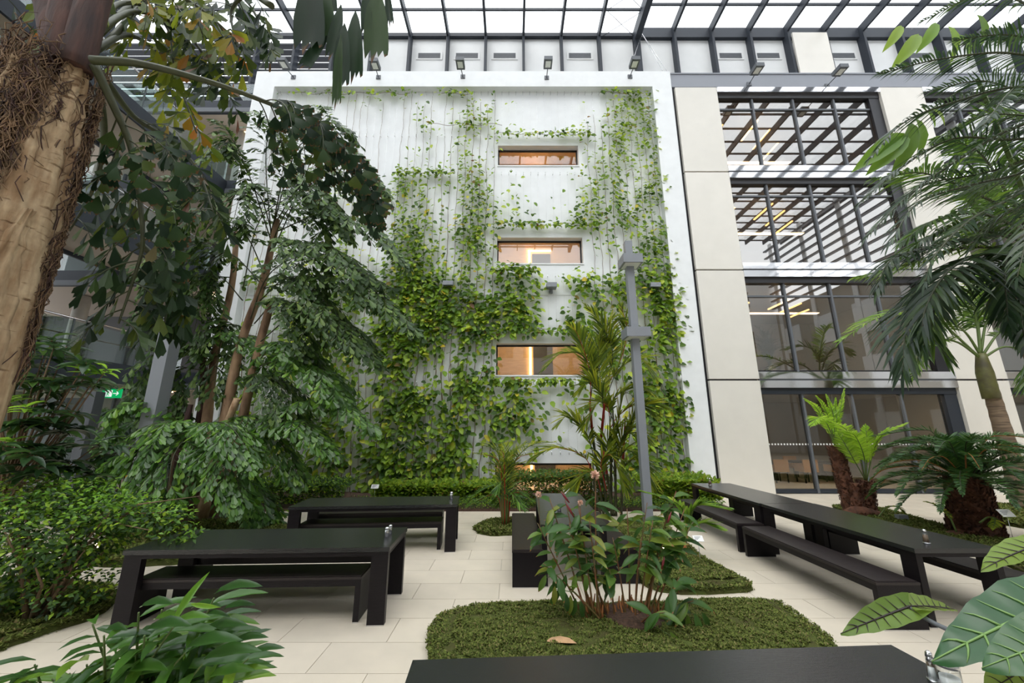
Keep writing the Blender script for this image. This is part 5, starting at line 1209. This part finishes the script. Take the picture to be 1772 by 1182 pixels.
LF = [((1444, 770, 9.7), (1430, 740, 9.7), (1412, 705, 9.7), (1392, 690, 9.6)), ((1444, 770, 9.7), (1436, 730, 9.7), (1424, 700, 9.7), (1413, 686, 9.7)), ((1445, 770, 9.7), (1442, 720, 9.7), (1436, 700, 9.7), (1430, 684, 9.7)), ((1446, 770, 9.7), (1448, 730, 9.7), (1446, 705, 9.7), (1446, 690, 9.7)), ((1446, 770, 9.7), (1452, 720, 9.7), (1458, 690, 9.7), (1461, 674, 9.7)), ((1445, 770, 9.7), (1432, 735, 9.5), (1418, 722, 9.3), (1405, 735, 9.2)),
      ((1498, 832, 9.6), (1485, 780, 9.5), (1462, 742, 9.4), (1430, 728, 9.2)), ((1498, 832, 9.6), (1495, 790, 9.4), (1480, 755, 9.2), (1460, 745, 9.1)), ((1499, 832, 9.6), (1500, 790, 9.5), (1500, 760, 9.4), (1498, 738, 9.4)), ((1500, 832, 9.6), (1508, 790, 9.5), (1518, 760, 9.4), (1535, 742, 9.3)), ((1500, 832, 9.6), (1512, 780, 9.5), (1530, 750, 9.4), (1568, 732, 9.3)), ((1498, 832, 9.6), (1480, 800, 9.5), (1460, 765, 9.3), (1450, 750, 9.2))]
for i, q in enumerate(LF): frond(tf, Q(*q), .17 if i < 5 else .32, .03, M['fern'], M['stem'], 44, .32 if i > 4 else .2, (60, 35), .2, (.014, .005), lift=.1)
# ================================================= M: SAGO CYCAD
b = PZ(1690, 932); cy = thing('sago_cycad', b, 'sago cycad with a stout shaggy trunk and glossy dark fronds at the right', 'cycad')
b0 = V(b); cr = PY(1672, 828, b.y)
scaly(cy, [b0, b0.lerp(cr, .5), cr], (.38, .30, .27), 1700, sl=.085)
MB().lathe([(.2, 0), (.14, .12), (.05, .16)], M['cycadbark'], tuple(PZ(1655, 935)-b), 10).build('side_shoot', cy)
for i in range(54):
    a = i*2.39996; ring = i/54; el = 1.2-1.65*ring+U(-.08, .08); Lf = 1.55*U(.85, 1.05)
    h = V((math.cos(a), math.sin(a), 0)); p1 = cr+h*Lf*.42*math.cos(el)+V((0, 0, Lf*.45*math.sin(el)+.1)); p2 = cr+h*Lf*math.cos(el)*.8+V((0, 0, Lf*.62*math.sin(el)-.02)); p3 = cr+h*Lf*(.62+.38*math.cos(el))+V((0, 0, Lf*.7*math.sin(el)-.28))
    frond(cy, [cr+h*.06, p1, p2, p3], .21, .021, M['cycad'], M['husk'] if i % 5 == 0 else M['stemdark'], 86, .1, (62, 38), .10, (.014, .005), lift=.45)
for q in (((1655, 920, 7.6), (1640, 890, 7.6), (1615, 872, 7.6), (1600, 868, 7.6)), ((1695, 905, 7.4), (1710, 895, 7.3), (1722, 900, 7.2), (1718, 915, 7.1)), ((1520, 895, 9), (1535, 878, 9), (1555, 878, 9), (1568, 892, 9))): frond(cy, Q(*q), .12, .03, M['waxpalm'], M['stem'], 20, .3)

# ================================================= N: ELEPHANT EAR bottom right
b = V((3.25, 1.75, 0)); el_ = thing('elephant_ear_plant', b, 'elephant ear plant with huge veined leaves in the bottom right corner', 'plant')
def bigleaf(parent, base, tip, W, nrm, m, vm, droop=.12, fold=.25, wav=.02, name='leaf_blade', lobe=True):
    base, tip = V(base), V(tip); d = tip-base; L = d.length; d.normalize(); side = d.cross(V(nrm)).normalized(); nn = side.cross(d)
    mb = MB(); k = mb.mi(m); NT, NS = 16, 8; grid = []
    def sh(t): return (math.sin(PI*min(1, (t+.18)/1.18)**.72))**.8*(1 if t < .97 else .4)
    def pt(t, s_):
        w_ = sh(t)*W*.5; back = -.14*L*abs(s_)*(1-t)**3 if lobe else 0
        return base+d*(L*t+back)+side*(s_*w_)+nn*(abs(s_)**1.3*w_*fold-droop*L*t*t+wav*L*math.sin(t*26)*abs(s_))+V((0, 0, -.02*L*s_*s_))
    for i in range(NT+1):
        for j in range(-NS//2, NS//2+1): mb.v.append(tuple(pt(i/NT, j/(NS/2))-V(parent.location)))
    for i in range(NT):
        for j in range(NS):
            a = i*(NS+1)+j; mb.f.append((a, a+1, a+NS+2, a+NS+1)); mb.m.append(k); mb.sm.append(True)
    o = mb.build(name, parent)
    vb = MB(); e = nn*.003; o_ = V(parent.location)
    vb.tube([tuple(pt(i/10, 0)+e-o_) for i in range(11)], [.007*L*2*(1-.08*i) for i in range(11)], vm, 5)
    for q in range(7):
        t = .04+.12*q
        for s_ in (-1, 1): vb.tube([tuple(pt(min(.98, t+.10*u), s_*u*.95)+e-o_) for u in (0, .33, .66, .95)], [.004*L*2, .003*L*2, .002*L*2, .001*L], vm, 4)
    vb.build('leaf_veins', o); return o
bigleaf(el_, PY(1860, 1030, 1.5), PY(1614, 1126, 1.5), .215, (-.35, -.5, .8), M['elephant'], M['vein'], .10, .22, .02)
bigleaf(el_, PY(1880, 1088, 1.25), PY(1700, 1152, 1.28), .155, (-.3, -.6, .75), M['elephant'], M['vein'], .05, .12, .012)
bigleaf(el_, PY(1810, 940, 1.9), PY(1692, 975, 1.9), .15, (0, -.1, 1), M['elephantlight'], M['veindark'], .10, .3, .01)
bigleaf(el_, PY(1574, 1050, 1.9), PY(1455, 1094, 1.85), .115, (.1, -.45, .8), M['elephantlight'], M['veindark'], .03, .5, .012)
bigleaf(el_, PY(1576, 1050, 1.9), PY(1658, 1046, 1.95), .10, (0, -.3, .9), M['elephantlight'], M['veindark'], .1, .6, .012)
bigleaf(el_, PY(1810, 1130, 1.5), PY(1715, 1200, 1.5), .22, (0, -1, .5), M['elephantlight'], M['veindark'], .1, .3, .012)
for q in (((1574, 1052, 1.9), (1610, 1075, 1.85), (1660, 1100, 1.8), (1740, 1150, 1.8)), ((1850, 985, 1.35), (1860, 1100, 1.5), (1850, 1300, 1.6)), ((1810, 925, 1.9), (1850, 1000, 1.85), (1850, 1300, 1.7)), ((1880, 1050, 1.15), (1870, 1200, 1.3), (1860, 1400, 1.5))):
    MB().tube([tuple(p-b) for p in spl(Q(*q), 5)], .009, M['vein'] if q[0][0] != 1574 else M['steelm'], 6).build('petiole', el_)
MB().tube([(0, 0, 0), (.0, 0, .35), (-.02, 0, .8)], [.06, .05, .03], M['stem'], 8).build('stem', el_)

# ================================================= SMALL THINGS
dl = thing('fallen_leaf', PZ(970, 1132), 'dry tan leaf lying on the foreground ground cover', 'leaf')
mb = MB(); mb.leaf(V((-.12, 0, .1)), V((1, -.08, 0)), V((0, -.3, 1)), .27, .075, M['dryleaf'], [(0, .2), (.15, .7), (.45, 1), (.75, .8), (1, 0)], .02, .35); mb.build('leaf_blade', dl)
def plabel(x, y, z, Y_, label, w_=.09):
    p = PY(x, y, Y_); t = thing('plant_label', (p.x, p.y, 0), label, 'plant label', 'white plant labels on stakes')
    MB().tube([(0, 0, 0), (0, 0, p.z)], .004, M['silver'], 5).build('stake', t)
    o = MB().box(-w_, w_, -.004, .004, -w_*.6, w_*.6, M['label']).build('plate', t, (0, 0, p.z)); o.rotation_euler = (-.7, 0, 0)
    l = MB()
    for q in range(3): l.box(-w_*.7, w_*(.5-.3*q), -.006, -.004, w_*(.25-.25*q), w_*(.33-.25*q), M['steelm'])
    o2 = l.build('print_lines', o)
plabel(430, 864, 0, 8.9, 'white plant label on a stake beside the big palm clump')
plabel(649, 842, 0, 10.9, 'white plant label at the wall foot behind the back table', .1)
plabel(982, 850, 0, 10.4, 'white plant label in front of the hedge under the lowest window', .11)
plabel(1741, 888, 0, 7.0, 'white plant label on a stake right of the sago cycad', .11)
plabel(1208, 932, 0, 5.9, 'pale plant label on a stake in the tapering island', .07)
def gspot(x, y, z, label, lx=1):
    p = PZ(x, y); t = thing('ground_spotlight', p, label, 'spotlight', 'small ground spotlights')
    MB().tube([(0, 0, 0), (0, 0, z)], .012, M['steelm'], 6).build('spike', t)
    h = MB().lathe([(.045, -.07), (.05, .05)], M['steelm'], (0, 0, 0), 14).build('lamp_head', t, (0, 0, z)); h.rotation_euler = (.7, .25*lx, 0)
    MB().lathe([(.042, .05), (.042, .054)], M['spot'], (0, 0, 0), 14).build('lens', h)
gspot(164, 975, .22, 'small lit ground spotlight in the lawn near the shrub')
gspot(115, 1014, .06, 'small lit ground spotlight on the paving edge by the shrub')
gspot(1156, 1003, .38, 'bright lit ground spotlight behind the ginger canes', -1)
t = thing('bollard', PZ(90, 1010), 'short grey bollard half hidden by the left shrub', 'bollard'); part('shaft', t, (-.07, .07, -.04, .04, 0, .25), m=M['steelm'])
t = thing('floor_box', PZ(1563, 908), 'small grey box light in the strip behind the right tables', 'spotlight'); part('housing', t, (-.1, .1, -.05, .05, 0, .2), m=M['lampgrey'])
# potted plant behind glass on the first floor
pp = V((9.38, 13.75, 3.66)); pt_ = thing('potted_palm', pp, 'potted palm in a steel cylinder behind the first floor glass', 'potted plant')
MB().lathe([(.32, 0), (.32, .55), (.29, .56)], M['silver'], n=24).build('pot', pt_)
for i in range(26):
    a = i*2.4; r = U(.3, .8); h = U(.7, 1.6); frond(pt_, [pp+V((0, 0, .5)), pp+V((math.cos(a)*r*.3, math.sin(a)*r*.3, .5+h*.8)), pp+V((math.cos(a)*r, math.sin(a)*r*.5, .5+h))], .28, .03, M['palmmid'], M['stem'], 16, .3)
# dining set behind the ground floor glass
tt = thing('cafe_table', (11.6, 16.3, 0), 'dark table behind the ground floor glass', 'table')
part('top', tt, (-1.3, 1.3, -.45, .45, .71, .76), m=M['wood'])
for s_ in (-1, 1): part('leg', tt, (s_*1.1-.1, s_*1.1+.1, -.3, .3, 0, .71), m=M['wood'])
def cchair(x, y, rz, label):
    t = thing('cafe_chair', (x, y, 0), label, 'chair', 'tan chairs behind the glass', rz)
    part('seat', t, (-.26, .26, -.26, .26, .42, .5), m=M['chair']); part('backrest', t, (-.28, .28, -.3, -.25, .42, .88), m=M['chair'])
    for a in (-1, 1):
        part('armrest', t, (a*.27-.03, a*.27+.03, -.26, .2, .5, .68), m=M['chair'])
        for c in (-1, 1): part('leg', t, (a*.23-.02, a*.23+.02, c*.23-.02, c*.23+.02, 0, .42), m=M['wood'])
for x, y, rz, lb_ in ((10.3, 15.6, 0, 'tan chair nearest the cream pier behind the glass'), (11.35, 15.5, 0, 'tan chair in the middle of the near row behind the glass'), (12.5, 15.5, 0, 'tan chair at the right of the near row behind the glass'), (10.8, 17.1, PI, 'tan chair on the far side of the cafe table, left one'), (12.1, 17.1, PI, 'tan chair on the far side of the cafe table, right one')):
    cchair(x, y, rz, lb_)
